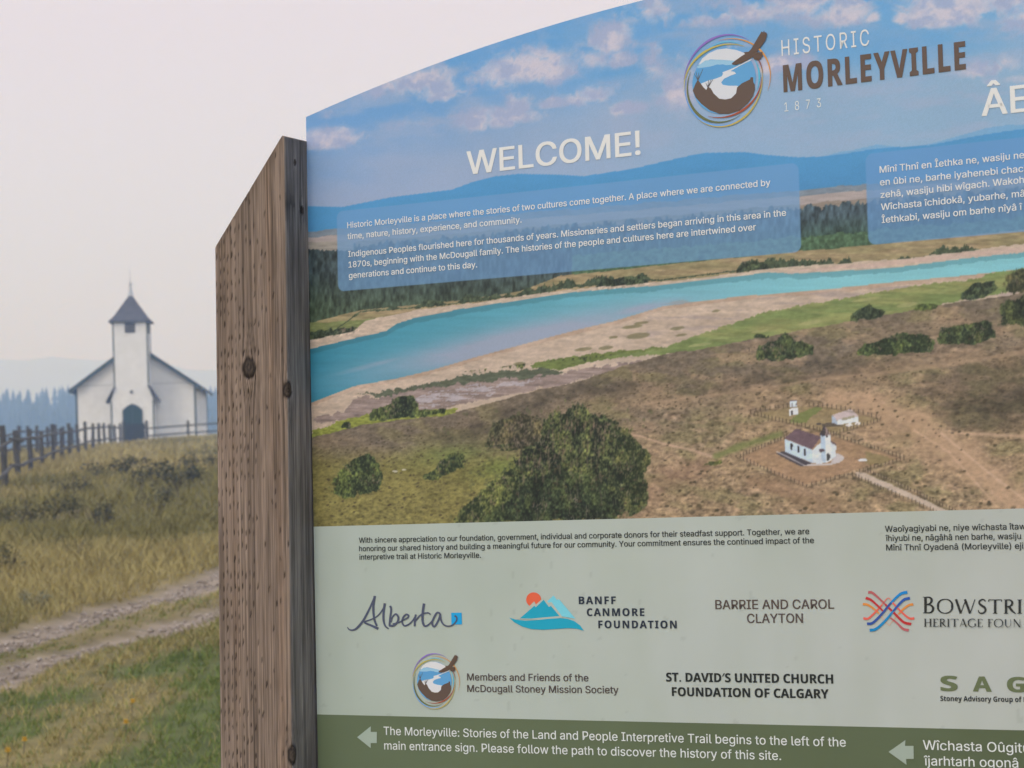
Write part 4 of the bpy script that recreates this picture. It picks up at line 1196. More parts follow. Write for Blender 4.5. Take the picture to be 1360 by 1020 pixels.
# ---- timber posts: closed prisms with dense faces, grain, incising marks and knots
PW, PD_F, PD_B = 0.150, 0.067, 0.073
KNOTS = {'front': [(S(330, 488, -PD_F), .0125)], 'edge': [(S(383.5, 518, -PD_F)[1], .0105), (S(384, 1003, -PD_F)[1], .011)]}
def build_post(name, s_left, top_fn, detail, lean=0.0, label=None):
    """cross-section runs: front left->right, right side front->back, back, left"""
    step = .0015 if detail else .008
    rr = .004
    sec = []                                      # (s, y, ns, ny, kind, coordinate)
    for s_ in np.arange(rr, PW - rr, step): sec.append((s_, -PD_F, 0, -1))
    for a in np.linspace(0, math.pi / 2, 5): sec.append((PW - rr + rr * math.sin(a), -PD_F + rr - rr * math.cos(a), math.sin(a), -math.cos(a)))
    for y_ in np.arange(-PD_F + rr + step, PD_B - rr, step if detail else .02): sec.append((PW, y_, 1, 0))
    for a in np.linspace(0, math.pi / 2, 4): sec.append((PW - rr + rr * math.cos(a), PD_B - rr + rr * math.sin(a), math.cos(a), math.sin(a)))
    for s_ in np.linspace(PW - rr, rr, 8)[1:-1]: sec.append((s_, PD_B, 0, 1))
    for a in np.linspace(0, math.pi / 2, 4): sec.append((rr - rr * math.sin(a), PD_B - rr + rr * math.cos(a), -math.sin(a), math.cos(a)))
    for y_ in np.linspace(PD_B - rr, -PD_F + rr, 10)[1:-1]: sec.append((0, y_, -1, 0))
    for a in np.linspace(0, math.pi / 2, 4): sec.append((rr - rr * math.cos(a), -PD_F + rr - rr * math.sin(a), -math.cos(a), -math.sin(a)))
    sec = np.array(sec)
    nrow = 900 if detail else 120
    k = np.linspace(0, 1, nrow)
    T = -0.4 + (top_fn(sec[:, 0], sec[:, 1])[None, :] + 0.4) * k[:, None]
    Sx = np.broadcast_to(sec[:, 0], T.shape)
    Yy = np.broadcast_to(sec[:, 1], T.shape)
    peri = np.where(sec[:, 2] > .7, PW + (sec[:, 1] + PD_F), np.where(sec[:, 3] > .7, -.3 - sec[:, 0], np.where(sec[:, 2] < -.7, -.15 - sec[:, 1], sec[:, 0])))
    Pp = np.broadcast_to(peri, T.shape)
    on_side = np.broadcast_to(sec[:, 2] > .7, T.shape)
    on_front = np.broadcast_to(sec[:, 3] < -.5, T.shape)
    # grain, bent round the knots
    gx = Pp + .006 * (fbm(Pp * 12, T * 1.6, 3, 2) - .5)
    knot = np.zeros(T.shape); kr = np.full(T.shape, 9.0)
    if detail:
        centres = [(KNOTS['front'][0][0][0] - s_left, KNOTS['front'][0][0][1], KNOTS['front'][0][1])] + [(PW - .001 + .002, kt, r_) for kt, r_ in KNOTS['edge']] + [(PW + .03, T0 + .495, .0035), (PW + .05, T0 + .415, .005), (.035, T0 - .62, .006)]
        for kx, kt, r_ in centres:
            dx, dt = Pp - kx, (T - kt)
            d = np.hypot(dx, dt * .74) * (1 + .35 * (fbm(Pp * 120, T * 120, 2, 4) - .5))
            gx = gx + np.sign(dx) * -.75 * r_ * np.exp(-(np.abs(dx) / (1.5 * r_)) - (dt / (3.6 * r_)) ** 2)
            kr = np.minimum(kr, d / r_)
        knot = 1 - smooth(.85, 1.1, kr)
    cath = np.abs(gx - .098 + .012 * (fbm(T * 1.5, T * 0, 2, 4) - .5)) + (T * .012)
    g1 = fbm(gx * 420, T * 4.0, 3, 1)
    g2 = fbm(gx * 210, T * 1.3, 3, 3)
    g3 = .5 + .5 * np.sin(cath * 2 * math.pi / .0042 + 6 * fbm(gx * 30, T * 3, 2, 5))
    big_ = fbm(gx * 16, T * 2.6, 4, 6)
    g4 = fbm(gx * 900, T * 22, 2, 6)
    g = .40 * g1 + .28 * g2 + .07 * g3 + .25 * g4
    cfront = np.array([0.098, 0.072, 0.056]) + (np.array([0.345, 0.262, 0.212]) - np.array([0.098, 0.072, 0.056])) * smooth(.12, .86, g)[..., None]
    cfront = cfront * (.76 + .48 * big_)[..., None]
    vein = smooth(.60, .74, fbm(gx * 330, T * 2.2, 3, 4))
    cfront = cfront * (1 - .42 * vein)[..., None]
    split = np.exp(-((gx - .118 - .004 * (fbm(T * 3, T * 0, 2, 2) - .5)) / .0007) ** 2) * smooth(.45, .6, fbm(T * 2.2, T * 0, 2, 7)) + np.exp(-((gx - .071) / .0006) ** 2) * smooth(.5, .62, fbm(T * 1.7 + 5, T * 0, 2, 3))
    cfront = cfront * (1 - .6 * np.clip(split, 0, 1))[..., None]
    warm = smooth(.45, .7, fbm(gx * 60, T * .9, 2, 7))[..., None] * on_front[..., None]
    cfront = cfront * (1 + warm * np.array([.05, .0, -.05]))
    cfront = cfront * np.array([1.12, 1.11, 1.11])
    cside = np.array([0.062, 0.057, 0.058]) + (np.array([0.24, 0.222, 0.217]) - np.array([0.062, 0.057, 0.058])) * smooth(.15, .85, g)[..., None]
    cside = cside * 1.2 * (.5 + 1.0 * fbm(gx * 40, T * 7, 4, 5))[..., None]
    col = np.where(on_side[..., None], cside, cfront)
    disp = (g - .5) * .0011
    # light worn arris along the front right edge
    edge = np.exp(-((Pp - PW + .004) / .0035) ** 2)[..., None] * (.35 + .65 * fbm(T * 9, T * 0, 3, 2))[..., None]
    col = col + edge * np.array([.045, .036, .028])
    crack = np.exp(-((Pp - PW + .010 + .002 * (fbm(T * 5, T * 0, 2, 3) - .5)) / .0011) ** 2) * smooth(.42, .6, fbm(T * 6, T * 0, 3, 6))
    col = col * (1 - .6 * crack)[..., None]
    if detail:
        # incising marks: short vertical slits in staggered rows
        cw, ch = .0079, .0236
        ci = np.floor(Pp / cw)
        stag = vnoise(ci * 1.0 + .5, np.floor(T / ch) * 1.0 + .5, 5)
        u_ = Pp / cw - ci
        v_ = (T + (ci % 2) * .0045 + stag * .003 + .004 * vnoise(T * 8, T * 0, 3)) / ch
        vi = np.floor(v_); v_ = v_ - vi
        hit = vnoise(ci + .5, vi + .5, 2)
        dens_ = np.where((Pp > .011) & (Pp < .056), .22, np.where(Pp < .085, .58, .86))
        slit = (1 - smooth(.09, .21, np.abs(u_ - .5 + .25 * (stag - .5)))) * smooth(0, .08, v_) * (1 - smooth(.36, .5, v_)) * (hit > dens_) * on_front
        slit = slit * (.55 + .45 * vnoise(ci * 3.1, vi * 1.7, 4))
        col = col * (1 - .8 * slit)[..., None]
        disp = disp - slit * .0014
        ring = .5 + .28 * np.sin(kr * 13 + 3 * fbm(Pp * 150, T * 150, 2, 1)) + .5 * (fbm(Pp * 420, T * 420, 2, 5) - .5)
        kc = (np.array([.034, .026, .022]) + ring[..., None] * np.array([.07, .054, .045])) * (.5 + fbm(Pp * 300, T * 300, 3, 2))[..., None]
        rim = np.exp(-((kr - 1.0) / .16) ** 2)
        col = col * (1 - knot[..., None]) + kc * knot[..., None]
        halo = smooth(.5, .8, fbm(Pp * 90, T * 30, 3, 3)) * np.exp(-np.maximum(kr - 1, 0) / 1.2) * (kr > 1)
        col = col * (1 + .55 * halo)[..., None]
        col = col * (1 - .8 * rim)[..., None]
        disp = disp - rim * .0016 + knot * .0006
        top_dark = np.exp(-np.abs(T0 + .42 - T) / .03) * on_side * (fbm(Pp * 200, T * 12, 3, 3) > .55)
        col = col * (1 - .55 * top_dark)[..., None]
    # weather darkening where the end grain drinks water
    end = np.exp(-(T[-1][None, :] - T) / .012)[..., None]
    col = col * (1 - .18 * end)
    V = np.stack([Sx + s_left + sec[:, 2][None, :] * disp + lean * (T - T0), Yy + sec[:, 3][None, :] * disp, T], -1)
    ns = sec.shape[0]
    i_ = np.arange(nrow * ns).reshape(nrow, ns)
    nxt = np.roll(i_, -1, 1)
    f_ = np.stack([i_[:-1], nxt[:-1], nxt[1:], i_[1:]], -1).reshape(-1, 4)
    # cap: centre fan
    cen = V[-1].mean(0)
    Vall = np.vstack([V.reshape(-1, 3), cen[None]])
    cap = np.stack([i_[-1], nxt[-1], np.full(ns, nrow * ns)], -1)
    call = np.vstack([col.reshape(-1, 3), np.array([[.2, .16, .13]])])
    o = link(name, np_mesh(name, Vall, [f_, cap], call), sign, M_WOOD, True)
    if label: o['label'] = label
    return o
t_lo, t_hi = S(287.5, 330, -PD_F)[1], S(377, 178.5, -PD_F)[1]
def top_left(s_, y_):
    return np.minimum(t_lo + (t_hi - t_lo) * s_ / (PW - .004), t_hi - .0015 * np.maximum(0, (s_ - PW + .012) / .012) * 2)
def top_right(s_, y_):
    return t_hi - (t_hi - t_lo) * s_ / PW
build_post('post', -PW - .003, top_left, True, lean=.0065)
build_post('post', SW + .003, top_right, False)

# ---------------------------------------------------------------- world points seen in the photograph
def at(px, py, d):
    """world point at distance d (along y) on the sight line measured in the photograph"""
    v = RC @ Vector(((px - CX) / F_PX, -(py - CY) / F_PX, -1))
    return EYE + v * (d / v.y)

# ---------------------------------------------------------------- church
cb = at(183, 588, 150)
church = empty('church', (cb.x, cb.y, cb.z), 'small white wooden church with square bell tower and green pointed door', 'church')
church.rotation_euler = (0, R(.3), R(4.6))
NW, NL, EH, RH = 8.35, 13.5, 3.80, 6.55           # nave width, length, eave and ridge height
x0, x1 = -3.94, 3.86
xm = (x0 + x1) / 2
def clap(b, poly_fn, y_front, z0, z1, st=.2, lap=.03):
    """lapped boards: each a shallow wedge prism standing a little proud at its lower edge"""
    z = z0
    while z < z1 - .02:
        zt = min(z + st, z1)
        a0, a1 = poly_fn(z); c0, c1 = poly_fn(zt)
        if a1 - a0 > .05 and c1 - c0 > .02:
            b.quadbox([(a0, y_front - lap, z), (a1, y_front - lap, z), (a1, y_front, z), (a0, y_front, z),
                       (c0, y_front - .006, zt), (c1, y_front - .006, zt), (c1, y_front, zt), (c0, y_front, zt)])
        z += st
nave = MB()
nave.prism([(x0, -1.2), (x1, -1.2), (x1, EH), (xm, RH), (x0, EH)], 0, NL)
def gable_ext(z):
    if z <= EH: return x0, x1
    k = (z - EH) / (RH - EH)
    return x0 + (xm - x0) * k, x1 + (xm - x1) * k
clap(nave, gable_ext, 0, 0.0, RH - .3, .19, .025)
nave.build('wall', M_SIDING, church)
rf = MB()
ov, rk = .42, .38
sl = (RH - EH) / (xm - x0)
for sgn, xe in ((-1, x0), (1, x1)):
    xo = xe + sgn * ov
    zo = EH - sl * ov
    rf.quadbox([(xo, -rk, zo + .03), (xm, -rk, RH + .03), (xm, NL + rk, RH + .03), (xo, NL + rk, zo + .03),
                (xo, -rk, zo + .15), (xm, -rk, RH + .15), (xm, NL + rk, RH + .15), (xo, NL + rk, zo + .15)])
roof = rf.build('roof', M_SHINGLE, church)
for sgn, xe in ((-1, x0), (1, x1)):
    bb = MB()
    xo = xe + sgn * ov
    zo = EH - sl * ov
    bb.beam((xo, -rk - .03, zo + .02), (xm, -rk - .03, RH + .02), .05, .24)
    bb.beam((xo + sgn * .02, -rk, zo + .04), (xo + sgn * .02, NL + rk, zo + .04), .05, .2)
    bb.build('bargeboard', M_TRIM, church)
for xe in (x0, x1):
    MB().box(xe - .06, xe + .06, -.045, .09, -.6, EH - .12).build('corner_board', M_TRIM, church)
    MB().box(xe - .06, xe + .06, NL - .09, NL + .04, -.6, EH - .12).build('corner_board', M_TRIM, church)
fz = MB()
fz.box(x0 + .08, x1 - .08, -.035, -.005, 3.86, 3.92)
fz.build('frieze_board', mat('grey_frieze', (.62, .64, .65), .6), church)
for k in range(4):                                 # arched side windows
    for xe, sgn in ((x1, 1), (x0, -1)):
        yc = 2.3 + k * 3.0
        wpoly = [(-.42, 1.1), (.42, 1.1), (.42, 2.7), (0, 3.2), (-.42, 2.7)]
        wv = [(xe + sgn * .006, yc + a, z) for a, z in wpoly] + [(xe - sgn * .02, yc + a, z) for a, z in wpoly]
        w_ = MB(); w_.v = wv
        w_.f = [tuple(range(5)), tuple(range(9, 4, -1))] + [(i, (i + 1) % 5, 5 + (i + 1) % 5, 5 + i) for i in range(5)]
        wo = w_.build('window', M_WINDOW, church)
        fr_ = MB()
        for (a, z), (a2, z2) in zip(wpoly, wpoly[1:] + wpoly[:1]):
            fr_.beam((xe + sgn * .006, yc + a, z), (xe + sgn * .006, yc + a2, z2), .09, .02, (1, 0, 0))
        fo = fr_.build('frame', M_SIDING, church)
        fo.parent = wo
# tower (its lower storey is a wider vestibule)
TWL, TWR, TY0, TY1, TH = -1.22, .98, -2.1, .3, 7.9
TM_ = (TWL + TWR) / 2
tw = MB()
tw.box(TWL, TWR, TY0, TY1, 0, TH)
clap(tw, lambda z: (TWL, TWR), TY0, 3.4, TH - .02, .2, .045)
tw.build('tower_wall', M_SIDING, church)
for xe in (TWL, TWR):
    MB().box(xe - .05, xe + .05, TY0 - .04, TY0 + .09, 3.55, TH - .02).build('tower_corner_board', M_TRIM, church)
MB().box(TWR - .03, TWR + .04, TY1 - .12, TY1 + .04, 3.4, TH - .02).build('tower_corner_board', M_TRIM, church)
ves = MB()
VL, VR = -1.46, 1.26
ves.prism([(VL, -.8), (VR, -.8), (VR, 2.78), (TWR + .02, 3.52), (TWL - .02, 3.52), (VL, 2.78)], TY0 - .06, TY0 + 1.9)
ves.build('vestibule_wall', M_SIDING, church)
for sgn, xe, xt in ((-1, VL, TWL), (1, VR, TWR)):
    xo, zo = xe + sgn * .34, 2.62
    MB().quadbox([(xo, TY0 - .25, zo), (xt, TY0 - .25, 3.6), (xt, TY0 + 1.95, 3.6), (xo, TY0 + 1.95, zo),
                (xo, TY0 - .25, zo + .12), (xt, TY0 - .25, 3.74), (xt, TY0 + 1.95, 3.74), (xo, TY0 + 1.95, zo + .12)]).build('vestibule_roof', M_SHINGLE, church)
for xe in (VL, VR):
    MB().box(xe - .045, xe + .045, TY0 - .1, TY0 + .03, -.6, 2.72).build('vestibule_corner_board', M_TRIM, church)
dm = -.10
dr = MB()
dr.prism([(dm - .56, -.3), (dm + .56, -.3), (dm + .56, 2.08), (dm + .3, 2.3), (dm, 2.44), (dm - .3, 2.3), (dm - .56, 2.08)], TY0 - .13, TY0 - .02)
door = dr.build('door', M_DOOR, church)
df = MB()
arch = [(dm - .6, -.3), (dm - .6, 2.1), (dm - .33, 2.34), (dm, 2.49), (dm + .33, 2.34), (dm + .6, 2.1), (dm + .6, -.3)]
for (a, z), (a2, z2) in zip(arch, arch[1:]):
    df.beam((a, TY0 - .1, z), (a2, TY0 - .1, z2), .1, .1, (0, 1, 0))
o = df.build('frame', M_TRIM, door)
hd = MB().box(dm - .03, dm + .03, TY0 - .15, TY0 - .125, -.3, 2.4)
hd.build('centre_seam', M_TRIM, door)
lv = MB().box(TM_ - .34, TM_ + .34, TY0 - .04, TY0 + .05, TH - .72, TH - .05)
louv = lv.build('belfry_louvre', M_LOUVRE, church)
ls = MB()
for k in range(6):
    z = TH - .68 + k * .105
    ls.quadbox([(TM_ - .33, TY0 - .09, z), (TM_ + .33, TY0 - .09, z), (TM_ + .33, TY0 - .041, z + .05), (TM_ - .33, TY0 - .041, z + .05),
                (TM_ - .33, TY0 - .09, z + .02), (TM_ + .33, TY0 - .09, z + .02), (TM_ + .33, TY0 - .041, z + .07), (TM_ - .33, TY0 - .041, z + .07)])
ls.build('slats', mat('louvre_slat', (.10, .085, .078), .8), louv)
l2 = MB().box(TWR - .05, TWR + .04, (TY0 + TY1) / 2 - .34, (TY0 + TY1) / 2 + .34, TH - .72, TH - .05)
l2.build('belfry_louvre', M_LOUVRE, church)
sp = MB()
ym = (TY0 + TY1) / 2
hw, hd_ = (TWR - TWL) / 2 + .27, (TY1 - TY0) / 2 + .27
sp.quadbox([(TM_ - hw, ym - hd_, TH), (TM_ + hw, ym - hd_, TH), (TM_ + hw, ym + hd_, TH), (TM_ - hw, ym + hd_, TH),
            (TM_ - hw, ym - hd_, TH + .09), (TM_ + hw, ym - hd_, TH + .09), (TM_ + hw, ym + hd_, TH + .09), (TM_ - hw, ym + hd_, TH + .09)])
n0 = len(sp.v)
for (hx, hy, z) in ((hw - .02, hd_ - .02, TH + .09), (hw * .74, hd_ * .74, TH + .46), (.12, .12, TH + 1.82)):
    sp.v += [(TM_ - hx, ym - hy, z), (TM_ + hx, ym - hy, z), (TM_ + hx, ym + hy, z), (TM_ - hx, ym + hy, z)]
for r_ in range(2):
    for j in range(4):
        a, b = n0 + r_ * 4 + j, n0 + r_ * 4 + (j + 1) % 4
        sp.f.append((a, b, b + 4, a + 4))
sp.f.append((n0 + 8, n0 + 9, n0 + 10, n0 + 11))
spire = sp.build('spire_roof', M_SHINGLE, church)
fn = MB()
fn.log((TM_, ym, TH + 1.78), (TM_, ym, TH + 2.5), .19, .07, 10, 3)
fn.log((TM_, ym, TH + 2.5), (TM_, ym, TH + 2.66), .11, .11, 10, 1)
fn.log((TM_, ym, TH + 2.66), (TM_, ym, TH + 3.55), .03, .012, 6, 2)
fn.build('finial', M_METAL, church)
MB().log((-.12, TY0 - .2, 3.3), (-.12, TY0 - .06, 3.36), .1, .06, 8, 1).build('porch_lamp', M_LOUVRE, church)

# ---------------------------------------------------------------- log fences and the gate
frnd = random.Random(9)
def fence_line(name, label, pts, heights, r_post, rail_z, group=None, square=False):
    root = empty(name, pts[0], label, 'fence', group)
    b0 = Vector(pts[0])
    P = [Vector(p) - b0 for p in pts]
    for p, hgt in zip(P, heights):
        lean = Vector((frnd.uniform(-.05, .05), frnd.uniform(-.05, .05), 0))
        k = frnd.uniform(.93, 1.08)
        MB().log(p - Vector((0, 0, .35)), p + Vector((0, 0, hgt * k)) + lean, r_post * frnd.uniform(.85, 1.15), r_post * .85, 9, 4, frnd, .012).build('post', M_LOG, root, smooth_shade=False)
    for z in rail_z:
        for i in range(len(P) - 1):
            a = P[i] + Vector((0, 0, z + frnd.uniform(-.03, .03)))
            b = P[i + 1] + Vector((0, 0, z + frnd.uniform(-.03, .03)))
            d = (b - a).normalized()
            side = Vector((-d.y, d.x, 0)) * -(r_post + .045)
            MB().log(a - d * .15 + side, b + d * .15 + side, .042, .038, 7, 5, frnd, .012).build('rail', M_LOG, root)
    return root
def gz(x, y): return float(ground_z(np.array([x]), np.array([y]))[0])
near_px = [(6, 46.7), (23, 53.5), (40, 60.5), (55.5, 66.5), (70.5, 72), (82, 77.5), (92, 82.5), (104.5, 88), (113.6, 93), (123, 98.5), (131.5, 104), (139.5, 109), (146.7, 114), (154, 119), (161.2, 124)]
npts, fpts = [], []
ln0 = at(-40, 600, 37); ln1 = at(161.2, 600, 124)
dirl = (Vector((ln1.x, ln1.y, 0)) - Vector((ln0.x, ln0.y, 0))).normalized()
sidel = Vector((-dirl.y, dirl.x, 0))              # to the left, away from the viewer
for px_, d_ in [(-18, 40)] + near_px:
    q_ = at(px_, 600, d_)
    npts.append((q_.x, q_.y, gz(q_.x, q_.y)))
    k_ = frnd.uniform(-1.2, 1.2)
    q2 = Vector((q_.x, q_.y, 0)) + sidel * 2.3 + dirl * k_
    fpts.append((q2.x, q2.y, gz(q2.x, q2.y)))
fence_line('log_fence', 'grey log rail fence nearest the grass, running up the slope to the gate', npts, [1.2] * len(npts), .078, (.98, .42), 'fences along the church lane')
fence_line('log_fence', 'grey log rail fence along the far side of the church lane', fpts, [1.2] * len(fpts), .08, (.98, .42), 'fences along the church lane')
# yard fence right of the gate
ypx = [(196, 127), (222, 127.5), (250.5, 128), (282, 128.5), (312, 129), (345, 129.5), (378, 130)]
ypts = []
for px_, d_ in ypx:
    q_ = at(px_, 590, d_)
    ypts.append((q_.x, q_.y, gz(q_.x, q_.y)))
yf = empty('yard_fence', ypts[0], 'thin two-rail wooden fence in front of the church right wall', 'fence')
b0 = Vector(ypts[0])
for i, p in enumerate(ypts):
    p = Vector(p) - b0
    if i in (2, 4, 6, 0):
        MB().log(p - Vector((0, 0, .3)), p + Vector((0, 0, 1.12)), .08, .075, 8, 3, frnd, .01).build('post', M_LOG, yf)
for z in (.84, .42, .06):
    for i in range(len(ypts) - 1):
        MB().beam(Vector(ypts[i]) - b0 + Vector((0, -.1, z)), Vector(ypts[i + 1]) - b0 + Vector((0, -.1, z)), .045, .09).build('rail', M_LOG, yf)
gq = at(179.5, 590, 126)
gate = empty('gate', (gq.x, gq.y, gz(gq.x, gq.y)), 'closed dark wooden board gate in front of the church door', 'gate')
gate.rotation_euler = (0, 0, R(6))
for k in range(8):
    xk = -.50 + k * .135
    MB().box(xk, xk + .115, -.02, .012, .06, 1.18 + frnd.uniform(-.05, .06)).build('board', M_GATE, gate)
MB().box(-.53, .58, .014, .06, .25, .37).box(-.53, .58, .014, .06, .9, 1.02).build('cross_rail', M_GATE, gate)
for xk in (-.62, .66):
    MB().log((xk, 0, -.3), (xk, 0, 1.32), .085, .08, 9, 3, frnd, .01).build('gate_post', M_LOG, gate)

# ---------------------------------------------------------------- grass, stones, shrubs
def blades(name, X, Y, hgt, wid, cols, bend, z=None):
    n = len(X)
    Z = ground_z(X, Y) - .01 if z is None else z
    az = rng.uniform(0, 2 * math.pi, n)
    wx, wy = np.cos(az) * wid, np.sin(az) * wid
    ba = rng.uniform(0, 2 * math.pi, n)
    bx, by = np.cos(ba) * bend * hgt, np.sin(ba) * bend * hgt
    V = np.empty((n, 5, 3))
    V[:, 0] = np.stack([X - wx, Y - wy, Z], 1)
    V[:, 1] = np.stack([X + wx, Y + wy, Z], 1)
    V[:, 2] = np.stack([X + wx * .75 + bx * .35, Y + wy * .75 + by * .35, Z + hgt * .55], 1)
    V[:, 3] = np.stack([X - wx * .75 + bx * .35, Y - wy * .75 + by * .35, Z + hgt * .55], 1)
    V[:, 4] = np.stack([X + bx, Y + by, Z + hgt], 1)
    b = np.arange(n)[:, None] * 5
    quads = b + np.array([[0, 1, 2, 3]])
    tris = b + np.array([[3, 2, 4]])
    C = np.repeat(cols[:, None, :], 5, 1)
    return V.reshape(-1, 3), quads, tris, C.reshape(-1, 3)
GV, GQ, GT, GC = [], [], [], []
def sow(n, y0, y1, fx0, fx1, hmin, hmax, wid, kind):
    Y = y0 + (y1 - y0) * rng.random(n) ** .8
    X = Y * (fx0 + (fx1 - fx0) * rng.random(n))
    # tufts: pull blades towards clump centres
    cl = .22 if y1 < 40 else .5
    jx, jy = np.round(X / cl), np.round(Y / cl)
    ox, oy = TAB[1][jx.astype(int) & 255, jy.astype(int) & 255] - .5, TAB[2][jx.astype(int) & 255, jy.astype(int) & 255] - .5
    pull = .75 * rng.random(n)
    X = X + ((jx + ox * .8) * cl - X) * pull
    Y = Y + ((jy + oy * .8) * cl - Y) * pull
    tm = track_mask(X, Y)
    gr = smooth(-.6, 1.2, (X - rut_x(Y, 1)) + (fbm(X * .8, Y * .8, 3, 1) - .5) * 2.4) * (1 - smooth(24, 34, Y)) * np.clip(.12 + .9 * smooth(.36, .6, fbm(X * 1.3, Y * .8, 3, 5) + .06 * (15.0 - Y)), 0, 1)
    mid_strip = (X > rut_x(Y, 0)) & (X < rut_x(Y, 1))
    left = X < rut_x(Y, 0)
    keep = (tm < .12 + .75 * rng.random(n) ** 2.2) & (rng.random(n) < .35 + .9 * fbm(X * 1.1, Y * .9, 3, 4))
    hv = fbm(X * .5, Y * .4, 3, 6)
    hgt = (hmin + (hmax - hmin) * rng.random(n) ** 1.5) * (.55 + .9 * hv)
    hgt = np.where(mid_strip, hgt * .5, hgt)
    hgt = np.where(left, hgt * 1.2, hgt * .62)
    near_rut = np.exp(-(np.minimum(np.abs(X - rut_x(Y, 0)), np.abs(X - rut_x(Y, 1))) / .35) ** 2)
    hgt = hgt * (1 - .6 * near_rut)
    r = rng.random(n)[:, None]
    green = np.array([.105, .15, .036]) + r * np.array([.11, .12, .036])
    tan = np.array([.275, .228, .092]) + r * np.array([.235, .195, .085])
    olive = np.array([.125, .118, .04]) + r * np.array([.10, .09, .03])
    ol = smooth(.42, .62, fbm(X * .22, Y * .16, 3, 7))[:, None]
    dry = tan * (1 - ol * .75) + olive * ol * .75
    gk = np.clip(gr * 1.15 + np.where(mid_strip, .35, 0), 0, 1)
    pick = (rng.random(n) < gk * .88)[:, None]
    c = np.where(pick, green, dry)
    a = blades('g', X[keep], Y[keep], hgt[keep], wid * (.6 + .8 * rng.random(keep.sum())) * np.maximum(Y[keep] / 20, .5), c[keep], .35 + .75 * rng.random(keep.sum()))
    off = sum(len(v_) for v_ in GV)
    GV.append(a[0]); GQ.append(a[1] + off); GT.append(a[2] + off); GC.append(a[3])
sow(60000, 10.5, 19, -.33, -.03, .05, .17, .0045, 0)
sow(80000, 17, 34, -.31, -.04, .06, .22, .0046, 0)
sow(52000, 30, 70, -.30, -.06, .08, .27, .005, 0)
sow(28000, 65, 128, -.28, -.08, .10, .26, .0054, 0)
grass = link('grass', np_mesh('grass', np.vstack(GV), [np.vstack(GQ), np.vstack(GT)], np.vstack(GC)), None, M_GRASS)
tag(grass, 'green and golden prairie grass on the slope', 'grass', kind='stuff')

# gravel in the ruts
def stone_cloud(n, y0, y1):
    Y = rng.uniform(y0, y1, n)
    k = rng.integers(0, 2, n)
    X = np.where(k == 0, rut_x(Y, 0), rut_x(Y, 1)) + rng.normal(0, .2, n)
    sz = .008 + .022 * rng.random(n) ** 3
    Z = ground_z(X, Y) - .045
    base = np.array([(1, 0, 0), (-.1, .9, .1), (-1, .1, 0), (.1, -1, 0), (.1, .1, .75), (0, 0, -.5)])
    V = np.empty((n, 6, 3))
    an = rng.uniform(0, 6.28, n)
    jit = 1 + .35 * (rng.random((n, 6, 3)) - .5)
    b = base[None] * jit
    V[:, :, 0] = X[:, None] + (b[:, :, 0] * np.cos(an)[:, None] - b[:, :, 1] * np.sin(an)[:, None]) * sz[:, None]
    V[:, :, 1] = Y[:, None] + (b[:, :, 0] * np.sin(an)[:, None] + b[:, :, 1] * np.cos(an)[:, None]) * sz[:, None]
    V[:, :, 2] = Z[:, None] + b[:, :, 2] * sz[:, None] + sz[:, None] * .3
    T = np.array([(0, 1, 4), (1, 2, 4), (2, 3, 4), (3, 0, 4), (1, 0, 5), (2, 1, 5), (3, 2, 5), (0, 3, 5)])
    f = (np.arange(n)[:, None, None] * 6 + T[None]).reshape(-1, 3)
    r = rng.random((n, 1))
    c = np.array([.22, .18, .15]) + r * np.array([.22, .19, .165])
    return V.reshape(-1, 3), f, np.repeat(c, 6, 0)
sv, sf, scol = stone_cloud(9000, 11, 36)
gravel_o = link('gravel', np_mesh('gravel', sv, sf, scol), None, M_STONE)
tag(gravel_o, 'pale gravel stones in the two wheel ruts', 'gravel', kind='stuff')

def make_shrub(w_, h_, n, seed, tone, lean_col):
    """a low bush: stems and many small leaf faces in an uneven dome"""
    r = np.random.default_rng(seed)
    nl = 7
    lob = np.stack([r.uniform(-.6, .6, nl) * w_, r.uniform(-.45, .45, nl) * w_, r.uniform(.35, .8, nl) * h_], 1)
    li = r.integers(0, nl, n)
    d = r.normal(size=(n, 3)); d /= np.linalg.norm(d, axis=1)[:, None]
    P = lob[li] + d * (r.random((n, 1)) ** .45) * np.array([w_ * .36, w_ * .32, h_ * .34]) * r.uniform(.7, 1.2, (nl, 1))[li]
    P[:, 2] = np.abs(P[:, 2])
    sz = .035 * (w_ / .7) * r.uniform(.6, 1.4, n)
    a, b = r.normal(size=(n, 3)), r.normal(size=(n, 3))
    a /= np.linalg.norm(a, axis=1)[:, None]
    b -= a * (a * b).sum(1)[:, None]; b /= np.linalg.norm(b, axis=1)[:, None]
    V = np.stack([P - a * sz[:, None], P - b * sz[:, None] * .45, P + a * sz[:, None], P + b * sz[:, None] * .45], 1).reshape(-1, 3)
    f = (np.arange(n)[:, None] * 4 + np.arange(4)[None])
    k = r.random((n, 1))
    c = np.array(tone) * (.6 + .8 * k) + np.array(lean_col) * (r.random((n, 1)) > .8)
    return V, f, np.repeat(c, 4, 0)
